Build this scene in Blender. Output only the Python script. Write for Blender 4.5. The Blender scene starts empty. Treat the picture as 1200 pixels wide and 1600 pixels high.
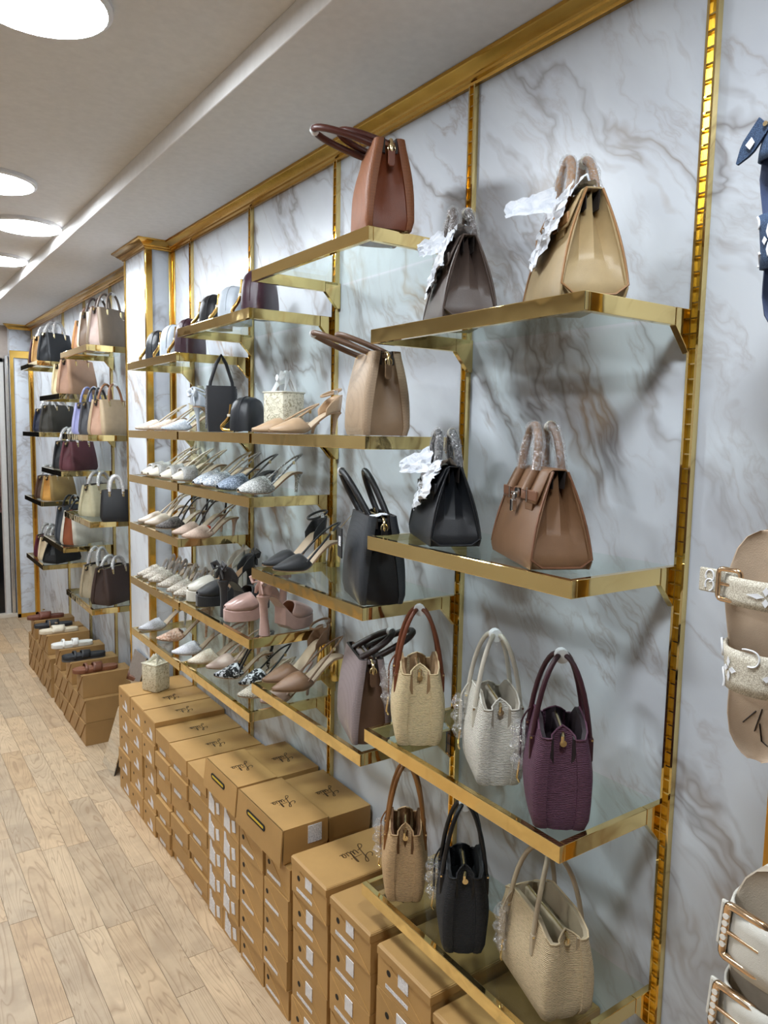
import bpy, math, random
from mathutils import Vector, Matrix
RND = random.Random(11)
SC = bpy.context.scene
COL = SC.collection
PI = math.pi

# ------------------------------------------------------------------ camera, world, exposure
cam_d = bpy.data.cameras.new('camera'); cam = bpy.data.objects.new('camera', cam_d); COL.objects.link(cam)
cam_d.sensor_fit = 'HORIZONTAL'; cam_d.sensor_width = 36; cam_d.lens = 35.07; cam_d.clip_start = 0.02
cF = Vector((0.56862517, 0.81596774, -0.10422124)); cR = Vector((0.82140958, -0.5700332, 0.01866669)); cU = Vector((0.04417816, 0.09622268, 0.99437895))
cam.matrix_world = Matrix(((cR.x, cU.x, -cF.x, -1.2), (cR.y, cU.y, -cF.y, 0.0), (cR.z, cU.z, -cF.z, 1.6318), (0, 0, 0, 1)))
SC.camera = cam
W = bpy.data.worlds.new('world'); SC.world = W; W.use_nodes = True
W.node_tree.nodes['Background'].inputs[0].default_value = (0.8, 0.85, 1, 1)
W.node_tree.nodes['Background'].inputs[1].default_value = 0.3
SC.view_settings.view_transform = 'Standard'; SC.view_settings.look = 'None'
SC.view_settings.gamma = 1; SC.view_settings.use_curve_mapping = False
SC.view_settings.exposure = 2.1
LAMP = 22.0          # strength of every ceiling panel
try:
    SC.cycles.max_bounces = 10; SC.cycles.transparent_max_bounces = 24; SC.cycles.caustics_reflective = False
except Exception: pass

# ------------------------------------------------------------------ materials
def srgb(c):
    if isinstance(c, str): c = tuple(int(c[i:i+2], 16)/255 for i in (0, 2, 4))
    return tuple((x/12.92 if x <= .04045 else ((x+.055)/1.055)**2.4) for x in c) + (1,)
MATS = {}
class NT:
    def __init__(s, name):
        s.m = bpy.data.materials.new(name); s.m.use_nodes = True; s.t = s.m.node_tree; s.b = s.t.nodes['Principled BSDF']
        s.out = s.t.nodes['Material Output']
    def n(s, typ, **kw):
        x = s.t.nodes.new(typ)
        for k, v in kw.items():
            if k.startswith('i_'): x.inputs[k[2:].replace('_', ' ')].default_value = v
            else: setattr(x, k, v)
        return x
    def l(s, a, b): s.t.links.new(a, b)
    def coord(s, scale=(1, 1, 1), rot=(0, 0, 0), kind='Object'):
        tc = s.n('ShaderNodeTexCoord'); mp = s.n('ShaderNodeMapping'); mp.inputs['Scale'].default_value = scale; mp.inputs['Rotation'].default_value = rot
        s.l(tc.outputs[kind], mp.inputs['Vector']); return mp.outputs[0]
    def noise(s, vec, scale, detail=3, rough=.55, dist=0):
        x = s.n('ShaderNodeTexNoise'); s.l(vec, x.inputs['Vector']); x.inputs['Scale'].default_value = scale
        x.inputs['Detail'].default_value = detail; x.inputs['Roughness'].default_value = rough; x.inputs['Distortion'].default_value = dist
        return x.outputs[0]
    def ramp(s, fac, stops):
        x = s.n('ShaderNodeValToRGB'); e = x.color_ramp.elements
        while len(e) < len(stops): e.new(.5)
        for k, (p, c) in enumerate(stops):
            e[k].position = p; e[k].color = c if len(c) == 4 else tuple(c) + (1,)
        s.l(fac, x.inputs[0]); return x.outputs[0]
    def math(s, op, a, b=None, c=None):
        x = s.n('ShaderNodeMath', operation=op)
        for k, v in enumerate((a, b, c)):
            if v is None: continue
            if isinstance(v, (int, float)): x.inputs[k].default_value = v
            else: s.l(v, x.inputs[k])
        return x.outputs[0]
    def mix(s, fac, a, b, typ='MIX'):
        x = s.n('ShaderNodeMix', data_type='RGBA', blend_type=typ)
        for k, v in ((0, fac), (6, a), (7, b)):
            if isinstance(v, (int, float)): x.inputs[k].default_value = v
            elif isinstance(v, tuple): x.inputs[k].default_value = v
            else: s.l(v, x.inputs[k])
        return x.outputs[2]
    def bump(s, h, strength=.3, dist=.001):
        x = s.n('ShaderNodeBump'); x.inputs['Strength'].default_value = strength; x.inputs['Distance'].default_value = dist
        s.l(h, x.inputs['Height']); s.l(x.outputs[0], s.b.inputs['Normal'])
    def set(s, rough=None, metal=None, spec=None):
        if rough is not None: s.b.inputs['Roughness'].default_value = rough
        if metal is not None: s.b.inputs['Metallic'].default_value = metal
        if spec is not None: s.b.inputs['Specular IOR Level'].default_value = spec
    def color(s, c):
        if isinstance(c, tuple): s.b.inputs['Base Color'].default_value = c
        else: s.l(c, s.b.inputs['Base Color'])
def memo(f):
    def g(*a, **k):
        key = (f.__name__,) + a + tuple(sorted(k.items()))
        if key not in MATS: MATS[key] = f(*a, **k)
        return MATS[key]
    return g
def dark(c, k): return (c[0]*k, c[1]*k, c[2]*k, 1)
@memo
def plain(c, rough=.5, metal=0.0):
    t = NT('plain'); c = srgb(c); v = t.coord(); nz = t.noise(v, 40, 2)
    t.color(t.ramp(nz, [(.3, dark(c, .93)), (.7, c)])); t.set(rough, metal); return t.m
@memo
def leather(c, rough=.42, grain=900):
    t = NT('leather'); c = srgb(c); v = t.coord()
    t.color(t.ramp(t.noise(v, 30, 4), [(.3, dark(c, .86)), (.7, c)]))
    vo = t.n('ShaderNodeTexVoronoi'); t.l(v, vo.inputs['Vector']); vo.inputs['Scale'].default_value = grain
    h = t.math('ADD', vo.outputs[0], t.math('MULTIPLY', t.noise(v, 22, 3), 2.5)); t.bump(h, .22, .0012); t.set(rough); return t.m
@memo
def quilted(c):                       # fine diamond embossed leather of the big totes
    t = NT('embossed'); c = srgb(c); v = t.coord((1, 1, 1), (PI/4, 0, PI/4))
    vo = t.n('ShaderNodeTexVoronoi', distance='CHEBYCHEV'); t.l(t.coord((1, .8, .8), (PI/4, 0, 0)), vo.inputs['Vector']); vo.inputs['Scale'].default_value = 280; vo.inputs['Randomness'].default_value = 0.1
    t.color(t.ramp(vo.outputs[0], [(.15, c), (.75, dark(c, .62))])); t.bump(vo.outputs[0], .5, .0015); t.set(.5); return t.m
@memo
def straw(c):                         # woven raffia: horizontal ribs broken into stitches
    t = NT('straw'); c = srgb(c)
    v = t.coord((1, 1, 1)); w = t.n('ShaderNodeTexWave', bands_direction='Z'); t.l(v, w.inputs['Vector']); w.inputs['Scale'].default_value = 105
    w.inputs['Distortion'].default_value = 2.6; w.inputs['Detail'].default_value = 2; w.inputs['Detail Scale'].default_value = 3
    n2 = t.noise(t.coord((1, 1, 3.5)), 130, 2)
    h = t.math('ADD', t.math('MULTIPLY', w.outputs[1], .55), t.math('MULTIPLY', n2, .7))
    t.color(t.ramp(h, [(.28, dark(c, .5)), (.62, c), (.85, dark(c, 1.12))])); t.bump(h, .8, .0022); t.set(.75); return t.m
@memo
def satin(c, rough=.35):
    t = NT('satin'); c = srgb(c); t.color(t.ramp(t.noise(t.coord(), 50, 2), [(.3, dark(c, .9)), (.7, c)])); t.set(rough); t.b.inputs['Sheen Weight'].default_value = .25; return t.m
@memo
def glitter(c, c2='ffffff'):
    t = NT('glitter'); v = t.coord(); vo = t.n('ShaderNodeTexVoronoi'); t.l(v, vo.inputs['Vector']); vo.inputs['Scale'].default_value = 420
    sp = t.n('ShaderNodeSeparateColor'); t.l(vo.outputs['Color'], sp.inputs[0])
    t.color(t.ramp(sp.outputs[0], [(.2, dark(srgb(c), .6)), (.55, srgb(c)), (.9, srgb(c2))])); t.bump(vo.outputs[0], .9, .002); t.set(.3, .15); return t.m
@memo
def beaded(c, c2='ffffff', scale=260):
    t = NT('beaded'); v = t.coord(); vo = t.n('ShaderNodeTexVoronoi'); t.l(v, vo.inputs['Vector']); vo.inputs['Scale'].default_value = scale
    t.color(t.ramp(vo.outputs[0], [(.2, srgb(c2)), (.7, srgb(c))])); t.bump(t.math('SUBTRACT', 1.0, vo.outputs[0]), .9, .004); t.set(.38); return t.m
@memo
def lace(c, c2, scale=70, lo=.47, hi=.53, line=False):       # embroidered / printed cloth
    t = NT('lace'); v = t.coord(); n = t.noise(v, scale, 3, .6, 1.6)
    
    if line: n = t.math('SUBTRACT', .5, t.math('MULTIPLY', t.math('ABSOLUTE', t.math('SUBTRACT', n, .5)), 4.5)); lo, hi = .30, .46
    t.color(t.ramp(n, [(lo, srgb(c)), (hi, srgb(c2))])); t.bump(n, .5, .002); t.set(.7); return t.m
@memo
def gold(c=(0.88, 0.69, 0.31), rough=.06, wav=.06):
    t = NT('gold'); v = t.coord(); t.color(t.ramp(t.noise(v, 6, 2), [(.3, (c[0]*.93, c[1]*.9, c[2]*.85, 1)), (.7, c + (1,))]))
    t.bump(t.noise(v, 14, 1), wav, .02); t.set(rough, 1.0); return t.m
@memo
def metal(c=(.86, .70, .42), rough=.2):
    t = NT('metal'); t.color(t.ramp(t.noise(t.coord(), 60, 1), [(.2, dark(c, .9)), (.8, c + (1,))])); t.set(rough, 1.0); return t.m
@memo
def glass(tint=(.93, .975, .955), refl=.4):
    t = NT('glass'); tr = t.n('ShaderNodeBsdfTransparent'); tr.inputs[0].default_value = tint + (1,)
    g = t.n('ShaderNodeBsdfGlossy'); g.inputs['Roughness'].default_value = .02; g.inputs[0].default_value = (1, 1, 1, 1)
    lw = t.n('ShaderNodeLayerWeight'); lw.inputs[0].default_value = .5
    fr = t.math('MULTIPLY_ADD', t.math('POWER', lw.outputs['Facing'], 5.0), refl, .025)
    mx = t.n('ShaderNodeMixShader'); t.l(fr, mx.inputs[0]); t.l(tr.outputs[0], mx.inputs[1]); t.l(g.outputs[0], mx.inputs[2]); t.l(mx.outputs[0], t.out.inputs[0]); return t.m
@memo
def film(cover=.22):                  # crinkled clear plastic
    t = NT('plastic_film'); v = t.coord(); n = t.noise(v, 110, 3, .6, 2.0)
    tr = t.n('ShaderNodeBsdfTransparent'); g = t.n('ShaderNodeBsdfGlossy'); g.inputs['Roughness'].default_value = .12
    d = t.n('ShaderNodeBsdfDiffuse'); d.inputs[0].default_value = (.85, .87, .9, 1)
    bp = t.n('ShaderNodeBump'); bp.inputs['Strength'].default_value = 1; bp.inputs['Distance'].default_value = .006; t.l(n, bp.inputs['Height']); t.l(bp.outputs[0], g.inputs['Normal'])
    f = t.ramp(n, [(.42, (cover*.2,)*3), (.54, (cover*.7,)*3), (.60, (.85, .85, .85)), (.66, (cover*.4,)*3)])  # bright streaks put the crinkle highlights into the coverage mask
    m0 = t.n('ShaderNodeMixShader'); m0.inputs[0].default_value = .35; t.l(g.outputs[0], m0.inputs[1]); t.l(d.outputs[0], m0.inputs[2])
    mx = t.n('ShaderNodeMixShader'); t.l(f, mx.inputs[0]); t.l(tr.outputs[0], mx.inputs[1]); t.l(m0.outputs[0], mx.inputs[2]); t.l(mx.outputs[0], t.out.inputs[0]); return t.m
@memo
def tissue():
    t = NT('tissue'); n = t.noise(t.coord(), 45, 4, .6, 1); t.color(t.ramp(n, [(.3, (.58, .62, .70, 1)), (.6, (.78, .80, .84, 1))])); t.bump(n, .8, .006); t.set(.6)
    t.b.inputs['Transmission Weight'].default_value = 0; return t.m
@memo
def card(c='b68e56'):                 # kraft board
    t = NT('kraft_board'); c = srgb(c); v = t.coord(); oi = t.n('ShaderNodeObjectInfo')
    a = t.ramp(t.noise(v, 9, 4), [(.3, dark(c, .9)), (.7, dark(c, 1.05))])
    k = t.math('ADD', t.math('MULTIPLY', oi.outputs['Random'], .16), .92)
    hv = t.n('ShaderNodeHueSaturation'); t.l(a, hv.inputs['Color']); t.l(k, hv.inputs['Value']); t.color(hv.outputs[0])
    t.bump(t.noise(t.coord((1, 1, 1)), 260, 2), .08, .001); t.set(.52, 0, .45); return t.m
@memo
def printed(scale=260):                  # white sticker with rows of small print
    t = NT('printed_label'); v = t.coord((1, 1, 1)); br = t.n('ShaderNodeTexWave', bands_direction='Z'); t.l(v, br.inputs['Vector']); br.inputs['Scale'].default_value = 75
    n = t.noise(t.coord((1, 1, .25)), scale*1.6, 2, .7)
    f = t.math('MULTIPLY', t.math('GREATER_THAN', br.outputs[1], .45), t.math('GREATER_THAN', n, .5))
    t.color(t.ramp(f, [(.3, (.85, .85, .87, 1)), (.9, (.38, .38, .42, 1))])); t.set(.5); return t.m
@memo
def marble():
    t = NT('marble'); v = t.coord((1, 1, 1), (0.65, 0, 0))
    def warp(sc, am):
        n = t.n('ShaderNodeTexNoise'); t.l(v, n.inputs['Vector']); n.inputs['Scale'].default_value = sc; n.inputs['Detail'].default_value = 4
        a = t.n('ShaderNodeVectorMath', operation='SUBTRACT'); t.l(n.outputs['Color'], a.inputs[0]); a.inputs[1].default_value = (.5, .5, .5)
        b = t.n('ShaderNodeVectorMath', operation='SCALE'); t.l(a.outputs[0], b.inputs[0]); b.inputs['Scale'].default_value = am
        c = t.n('ShaderNodeVectorMath', operation='ADD'); t.l(v, c.inputs[0]); t.l(b.outputs[0], c.inputs[1]); return c.outputs[0]
    mp = t.n('ShaderNodeMapping'); t.l(warp(2.6, .30), mp.inputs[0]); mp.inputs['Scale'].default_value = (1, 2.5, .8)
    def vein(vec, sc, wid, det=5):
        n = t.noise(vec, sc, det, .58); d = t.math('ABSOLUTE', t.math('SUBTRACT', n, .5))
        return t.ramp(d, [(0, (1, 1, 1)), (wid*.35, (.45, .45, .45)), (wid, (0, 0, 0))])
    big = vein(mp.outputs[0], 1.15, .034); sm = vein(mp.outputs[0], 3.1, .035, 6)
    mask = t.ramp(t.noise(v, 2.3, 3), [(.42, (0, 0, 0)), (.62, (1, 1, 1))])
    cloud = t.ramp(t.noise(mp.outputs[0], 1.6, 5), [(.38, (.70, .745, .80, 1)), (.66, (.57, .60, .655, 1))])
    brown = t.ramp(t.noise(v, 3.3, 2), [(.50, (.29, .275, .28, 1)), (.70, (.42, .30, .20, 1))])
    c1 = t.mix(t.math('MULTIPLY', t.math('MULTIPLY', big, t.ramp(t.noise(v, 1.7, 3), [(.36, (.35, .35, .35)), (.58, (1, 1, 1))])), .95), cloud, brown)
    c2 = t.mix(t.math('MULTIPLY', t.math('MULTIPLY', sm, mask), .6), c1, (.36, .31, .29, 1))
    t.color(c2); t.set(.32, 0, .3); return t.m
@memo
def wood():
    t = NT('plank_wood'); oi = t.n('ShaderNodeObjectInfo'); tc = t.n('ShaderNodeTexCoord')
    off = t.n('ShaderNodeVectorMath', operation='SCALE'); off.inputs[0].default_value = (13.1, 37.7, 5.3); t.l(oi.outputs['Random'], off.inputs['Scale'])
    geo = t.n('ShaderNodeNewGeometry')
    ad = t.n('ShaderNodeVectorMath', operation='ADD'); t.l(geo.outputs['Position'], ad.inputs[0]); t.l(off.outputs[0], ad.inputs[1])
    mp = t.n('ShaderNodeMapping'); t.l(ad.outputs[0], mp.inputs[0]); mp.inputs['Scale'].default_value = (9, .75, 1)
    ring = t.noise(mp.outputs[0], 1.5, 2, .5, .6)
    r2 = t.math('FRACT', t.math('MULTIPLY', ring, 17))
    r3 = t.ramp(r2, [(0, (0, 0, 0)), (.12, (.75, .75, .75)), (.8, (1, 1, 1)), (1, (.15, .15, .15))])
    mp2 = t.n('ShaderNodeMapping'); t.l(ad.outputs[0], mp2.inputs[0]); mp2.inputs['Scale'].default_value = (90, 4, 1); fine = t.noise(mp2.outputs[0], 2, 3)
    base = t.ramp(oi.outputs['Random'], [(0, srgb('cdb391')), (.35, srgb('bba88e')), (.7, srgb('d9c09e')), (1, srgb('c4a681'))])
    sm = t.ramp(t.noise(ad.outputs[0], 9, 3), [(.35, (.80, .79, .79, 1)), (.6, (1, 1, 1, 1))])
    c = t.mix(1.0, base, sm, 'MULTIPLY')
    c = t.mix(t.math('MULTIPLY', t.math('SUBTRACT', 1.0, r3), .6), c, srgb('86694c'))
    c = t.mix(t.math('MULTIPLY', fine, .25), c, srgb('9b7e5e')); t.color(c); t.bump(fine, .06, .001); t.set(.42, 0, .4); return t.m
@memo
def emit(c, s):
    t = NT('emissive'); e = t.n('ShaderNodeEmission'); e.inputs[0].default_value = c + (1,); e.inputs[1].default_value = s; t.l(e.outputs[0], t.out.inputs[0]); return t.m
GOLD = gold(); TRIM = gold((.56, .32, .07), .2, .04); KRAFT = card()

# ------------------------------------------------------------------ mesh helpers
class MB:
    def __init__(s): s.v = []; s.f = []; s.mi = []
    def add(s, vs, fs, mi=0):
        o = len(s.v); s.v += [tuple(p) for p in vs]; s.f += [tuple(i+o for i in f) for f in fs]; s.mi += [mi]*len(fs); return s
    def box(s, x0, x1, y0, y1, z0, z1, mi=0):
        return s.add([(x0,y0,z0),(x1,y0,z0),(x1,y1,z0),(x0,y1,z0),(x0,y0,z1),(x1,y0,z1),(x1,y1,z1),(x0,y1,z1)],
            [(0,3,2,1),(4,5,6,7),(0,1,5,4),(1,2,6,5),(2,3,7,6),(3,0,4,7)], mi)
    def loft(s, rings, closed=True, c0=True, c1=True, mi=0, seg=None):
        n = len(rings[0]); vs = [p for r in rings for p in r]; fs = []
        for a in range(len(rings)-1):
            for k in (range(n) if closed else range(n-1)):
                if seg and k not in seg: continue
                b = (k+1) % n; fs.append((a*n+k, a*n+b, (a+1)*n+b, (a+1)*n+k))
        if c0: fs.append(tuple(range(n))[::-1])
        if c1: fs.append(tuple((len(rings)-1)*n+k for k in range(n)))
        return s.add(vs, fs, mi)
    def tube(s, pts, r, n=8, cap=True, flat=1.0, mi=0):
        pts = [Vector(p) for p in pts]; rings = []; up = Vector((.13, .21, .97))
        for i, p in enumerate(pts):
            d = (pts[min(i+1, len(pts)-1)] - pts[max(i-1, 0)]).normalized()
            if i == 0:
                if abs(d.dot(up)) > .95: up = Vector((1, .1, 0))
                a = (up - d*up.dot(d)).normalized()
            else: a = (a - d*a.dot(d)).normalized()
            b = d.cross(a); rr = r[i] if isinstance(r, (list, tuple)) else r
            rings.append([p + a*(rr*math.cos(2*PI*k/n)) + b*(rr*flat*math.sin(2*PI*k/n)) for k in range(n)])
        return s.loft(rings, True, cap, cap, mi)
    def disc(s, c, r, axis, n=16, h=.001, mi=0):
        c = Vector(c); ax = Vector(axis); return s.tube([c, c+ax*h], r, n, True, 1, mi)
    def prism(s, poly, axis, a, b, mi=0):
        f = {'y': lambda p, t: (p[0], t, p[1]), 'x': lambda p, t: (t, p[0], p[1]), 'z': lambda p, t: (p[0], p[1], t)}[axis]
        return s.loft([[f(p, a) for p in poly], [f(p, b) for p in poly]], True, True, True, mi)
    def grid(s, nu, nv, fn, mi=0, closed=False):
        vs = [fn(i/(nu-1), j/(nv-1)) for i in range(nu) for j in range(nv)]
        fs = [(i*nv+j, (i+1)*nv+j, (i+1)*nv+j+1, i*nv+j+1) for i in range(nu-1) for j in range(nv-1)]
        return s.add(vs, fs, mi)
    def mesh(s, name, mats, smooth=None):
        me = bpy.data.meshes.new(name); me.from_pydata(s.v, [], s.f)
        if not isinstance(mats, (list, tuple)): mats = [mats]
        for m in mats: me.materials.append(m)
        if len(mats) > 1: me.polygons.foreach_set('material_index', s.mi)
        me.validate()
        import bmesh
        bm = bmesh.new(); bm.from_mesh(me); bmesh.ops.recalc_face_normals(bm, faces=bm.faces[:]); bm.to_mesh(me); bm.free()
        if smooth:
            me.shade_smooth()
            try: me.set_sharp_from_angle(angle=math.radians(smooth))
            except Exception: pass
        return me
    def build(s, name, mats, parent=None, smooth=None, bevel=0, solid=0, sub=0, loc=None):
        o = bpy.data.objects.new(name, s.mesh(name, mats, smooth)); COL.objects.link(o)
        if parent: o.parent = parent
        if loc: o.location = loc
        if solid: m = o.modifiers.new('solid', 'SOLIDIFY'); m.thickness = solid; m.offset = 0
        if bevel: m = o.modifiers.new('bevel', 'BEVEL'); m.width = bevel; m.segments = 2; m.limit_method = 'ANGLE'
        if sub: m = o.modifiers.new('sub', 'SUBSURF'); m.levels = sub; m.render_levels = sub
        return o
def tag(o, label, cat, group=None):
    o['label'] = label; o['category'] = cat
    if group: o['group'] = group
    return o
def thing(name, label, cat, loc=(0, 0, 0), rz=0, group=None):
    o = bpy.data.objects.new(name, None); COL.objects.link(o); o.location = loc; o.rotation_euler = (0, 0, rz); o.empty_display_size = .05
    return tag(o, label, cat, group)
def link(name, me, parent, loc=(0, 0, 0), rot=None, scale=None):
    o = bpy.data.objects.new(name, me); COL.objects.link(o); o.parent = parent; o.location = loc
    if rot: o.rotation_euler = rot
    if scale: o.scale = scale
    return o
def struct(o): o['kind'] = 'structure'; return o
def bez(p0, p1, p2, p3, n=14):
    p0, p1, p2, p3 = map(Vector, (p0, p1, p2, p3)); r = []
    for i in range(n):
        t = i/(n-1); u = 1-t; r.append(p0*u**3 + p1*(3*u*u*t) + p2*(3*u*t*t) + p3*t**3)
    return r
def lerp(a, b, t): return a + (b-a)*t
def interp(tab, t):
    for (a, x), (b, y) in zip(tab, tab[1:]):
        if t <= b: return lerp(x, y, 0 if b == a else max(0, (t-a)/(b-a)))
    return tab[-1][1]
def sm(t): t = max(0, min(1, t)); return t*t*(3-2*t)
ORD = ['first', 'second', 'third', 'fourth', 'fifth', 'sixth', 'seventh', 'eighth', 'ninth', 'tenth', 'eleventh', 'twelfth', 'thirteenth', 'fourteenth', 'fifteenth']

# ------------------------------------------------------------------ the room
ZC, ZS, XS = 2.535, 2.470, -0.41       # upper ceiling, soffit underside, soffit edge
WHITE = plain('e2e0de', .7); XL, Y0, Y1 = -3.0, -2.2, 7.05
fl = struct(MB().box(XL, .1, Y0, Y1+.1, -.12, -.006).build('floor', plain('6f5a42', .7)))
pm = MB().box(-.5, .5, -.5, .5, -.006, 0).mesh('floor_plank', wood())
PW = .0868
for r in range(21):
    x = -.005 - PW*(r+.5); y = 1.0 - RND.random()*.55
    while y < Y1:
        L = RND.choice((.46, .52, .58, .58))
        if y + L > 1.2:
            y2 = min(y+L, Y1)
            link('floor_plank', pm, fl, (x, (y+y2)/2, 0), None, (PW-.0012, y2-y-.0015, 1))
        y += L
struct(MB().box(XL, 0.0, Y0, 1.2, -.006, -.0005).build('floor_plank_field', wood(), fl))
struct(MB().box(XL, -.005-21*PW, 1.2, Y1, -.006, -.0005).build('floor_plank_field', wood(), fl))
ce = struct(MB().box(XL, .1, Y0, Y1+.1, ZC, ZC+.1).build('ceiling', WHITE))
struct(MB().box(XS, .1, Y0, Y1+.1, ZS, ZC).build('soffit', WHITE, ce, bevel=.003))
wr = struct(MB().box(.008, .1, Y0, Y1+.1, -.1, 2.6).build('wall_right', plain('4a4642', .8)))
struct(MB().box(XL-.1, XL, Y0, Y1+.1, -.1, 2.6).build('wall_left', plain('a8a29c', .7)))
struct(MB().box(XL, .1, Y0-.1, Y0, -.1, 2.6).build('wall_back', plain('8f8780', .7)))
wf = struct(MB().box(XL, -.95, Y1, Y1+.1, -.1, 2.6).box(-.95, .1, Y1, Y1+.1, 2.2, 2.6).box(-.25, .1, Y1, Y1+.1, -.1, 2.2).build('wall_far', plain('b0a49b', .7)))
YU = [.779, 1.381, 1.989, 2.589, 3.192]
YF = [3.84, 4.48, 5.09, 5.70]
edges = [-2.2, -1.0, .18, .575] + YU + [3.44]
for a, b in zip(edges, edges[1:]): MB().box(0, .008, a+.0015, b-.0015, 0, 2.45).build('marble_panel', marble(), wr)
fe = [3.44, 3.84, 4.16, 4.48, 4.785, 5.09, 5.395, 5.70, 6.0, 6.3, 6.6, 6.95, 7.05]
for a, b in zip(fe, fe[1:]): MB().box(0, .008, a+.002, b-.002, 0, 2.45).build('marble_panel', marble(), wr)
# pillar with gold corner trims
PX, PA, PB = -.122, 3.44, 3.77
pl = struct(MB().box(PX, .0, PA, PB, 0, 2.47).build('wall_pillar', marble()))
def strip(x0, x1, y0, y1, z0=0, z1=2.44, parent=None, name='gold_corner'):
    return MB().box(x0, x1, y0, y1, z0, z1).build(name, gold((.78, .5, .13), .14, .04), parent, bevel=.002)
strip(PX-.003, PX+.024, PA-.006, PA, parent=pl); strip(PX-.006, PX, PA-.006, PA+.016, parent=pl)
strip(-.022, -.002, PA-.006, PA, parent=pl); strip(-.006, 0, PA-.03, PA-.006, parent=pl)
strip(PX-.006, PX, PB-.014, PB+.004, parent=pl); strip(PX, PX+.12, PA-.004, PA, 0, .05, pl); strip(PX-.005, PX, PA, PB, 0, .06, pl)
# far marble return with gold frame, beside the door
p2 = struct(MB().box(-.165, 0, 6.95, 7.05, 0, 2.47).build('wall_return', marble()))
strip(-.168, -.140, 6.942, 6.95, 0, 2.26, p2, 'gold_frame'); strip(-.03, 0, 6.942, 6.95, 0, 2.26, p2, 'gold_frame')
strip(-.168, 0, 6.942, 6.95, 0, .035, p2, 'gold_frame'); strip(-.168, 0, 6.940, 6.95, 2.20, 2.26, p2, 'gold_frame')
strip(-.007, 0, 6.88, 6.94, 0, 2.44, p2, 'gold_frame')
# crown moulding: profile (out from wall, height)
CR = [(0, 2.432), (.010, 2.432), (.012, 2.438), (.020, 2.441), (.022, 2.446), (.028, 2.448), (.046, 2.462), (.050, 2.463), (.052, 2.4695), (0, 2.4695)]
cm = MB()
def crown(path):
    rings = []
    for (x, y), (dx, dy) in path: rings.append([(x+dx*o, y+dy*o, z) for o, z in CR])
    cm.loft(rings)
crown([((0, Y0), (-1, 0)), ((0, PA), (-1, -1)), ((PX, PA), (-1, -1)), ((PX, PB), (-1, 1)), ((0, PB), (-1, 1)), ((0, 6.95), (-1, -1)), ((-.165, 6.95), (-1, -1))])
struct(cm.build('trim_1', TRIM, None, smooth=25))
# door at the far end
dr = struct(MB().box(-.90, -.245, 7.06, 7.10, 0, 2.16).build('door_1', plain('0b0d12', .12)))
MB().box(-.245, -.205, 7.02, 7.10, 0, 2.2).box(-.95, -.90, 7.02, 7.10, 0, 2.2).box(-.95, -.205, 7.02, 7.10, 2.16, 2.2).build('door_frame', plain('c9c7c3', .3), dr, bevel=.004)
MB().box(-.200, -.172, 7.0, 7.05, 0, 2.22).build('chrome_jamb', metal((.75, .75, .76), .15), dr, bevel=.003)
MB().box(-.31, -.25, 7.052, 7.058, 1.86, 2.02).build('door_sign', plain('e9edf2', .4), dr)
MB().box(-.275, -.25, 7.052, 7.058, .9, 1.55).build('door_panel', lace('1a1012', '5a3a38', 30), dr)
MB().box(-.95, -.16, 6.99, 7.1, 0, .03).build('door_sill', plain('cfc4b4', .4), dr, bevel=.003)

# ------------------------------------------------------------------ ceiling lights
lens_me = MB().tube([(0, 0, -.0165), (0, 0, -.008)], .137, 40).mesh('diffuser', emit((.90, .97, 1.03), LAMP))
lens_low = MB().tube([(0, 0, -.0165), (0, 0, -.008)], .137, 40).mesh('diffuser', emit((.90, .97, 1.03), LAMP*.68))
rim_me = MB().loft([[(r*math.cos(2*PI*k/40), r*math.sin(2*PI*k/40), z) for k in range(40)] for r, z in ((.15, 0), (.15, -.012), (.142, -.018), (.139, -.018), (.139, -.004))], True, False, False).mesh('rim', plain('e8e8ea', .4), 50)
LP = [(-.855, 1.805, 'nearest, cut by the top edge of the photo'), (-.766, 3.173, 'second from the camera, cut by the left edge'), (-.556, 3.774, 'seen whole beside the ceiling step'), (-.559, 4.604, 'farthest of those in view'),
      (-.74, .30, 'out of view above the camera'), (-.62, 5.6, 'over the far shelves'), (-.62, 6.5, 'before the far door')]
for k in range(3): LP.append((-2.1, 1.1+2.2*k, 'number %s in the row along the left wall' % ORD[k]))
for x, y, s in LP:
    t = thing('ceiling_light', 'round white ceiling panel light, ' + s, 'ceiling light', (x, y, ZC), 0, 'round ceiling panel lights')
    link('rim', rim_me, t); link('diffuser', lens_low if x > -.65 else lens_me, t)

# ------------------------------------------------------------------ slotted uprights
def upright(y, w, label, single, z1=2.432):
    t = thing('slotted_upright', label, 'shelf upright', (0, y, 0), 0, 'gold slotted uprights on the marble wall')
    MB().box(-.004, 0, -w/2, w/2, 0, z1).build('back_plate', gold((.92, .66, .13), .30, .03), t)
    for s in (-1, 1): MB().box(-.014, 0, s*w/2-.0022, s*w/2+.0022, 0, z1).build('side_lip', GOLD, t)
    n = int(z1/.026)
    if single:
        me = MB().box(-.0115, -.0075, -w/2, w/2, -.0013, .0013).mesh('rung', GOLD)
        for k in range(n): link('rung', me, t, (0, 0, .02+.026*k))
    else:
        m = MB()
        for k in range(n): m.box(-.0115, -.0075, -w/2, w/2, .0187+.026*k, .0213+.026*k)
        m.build('rungs', GOLD, t)['kind'] = 'stuff'
UL = ['rightmost gold slotted upright, at the right ends of the four nearest shelves', 'second gold slotted upright from the right, between the two nearest shelf bays', 'third gold slotted upright from the right, behind the tan and brown totes',
      'fourth gold slotted upright from the right, behind the platform shoes', 'fifth gold slotted upright from the right, beside the marble pillar']
for k, y in enumerate(YU): upright(y, .0165, UL[k], k < 3)
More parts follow.
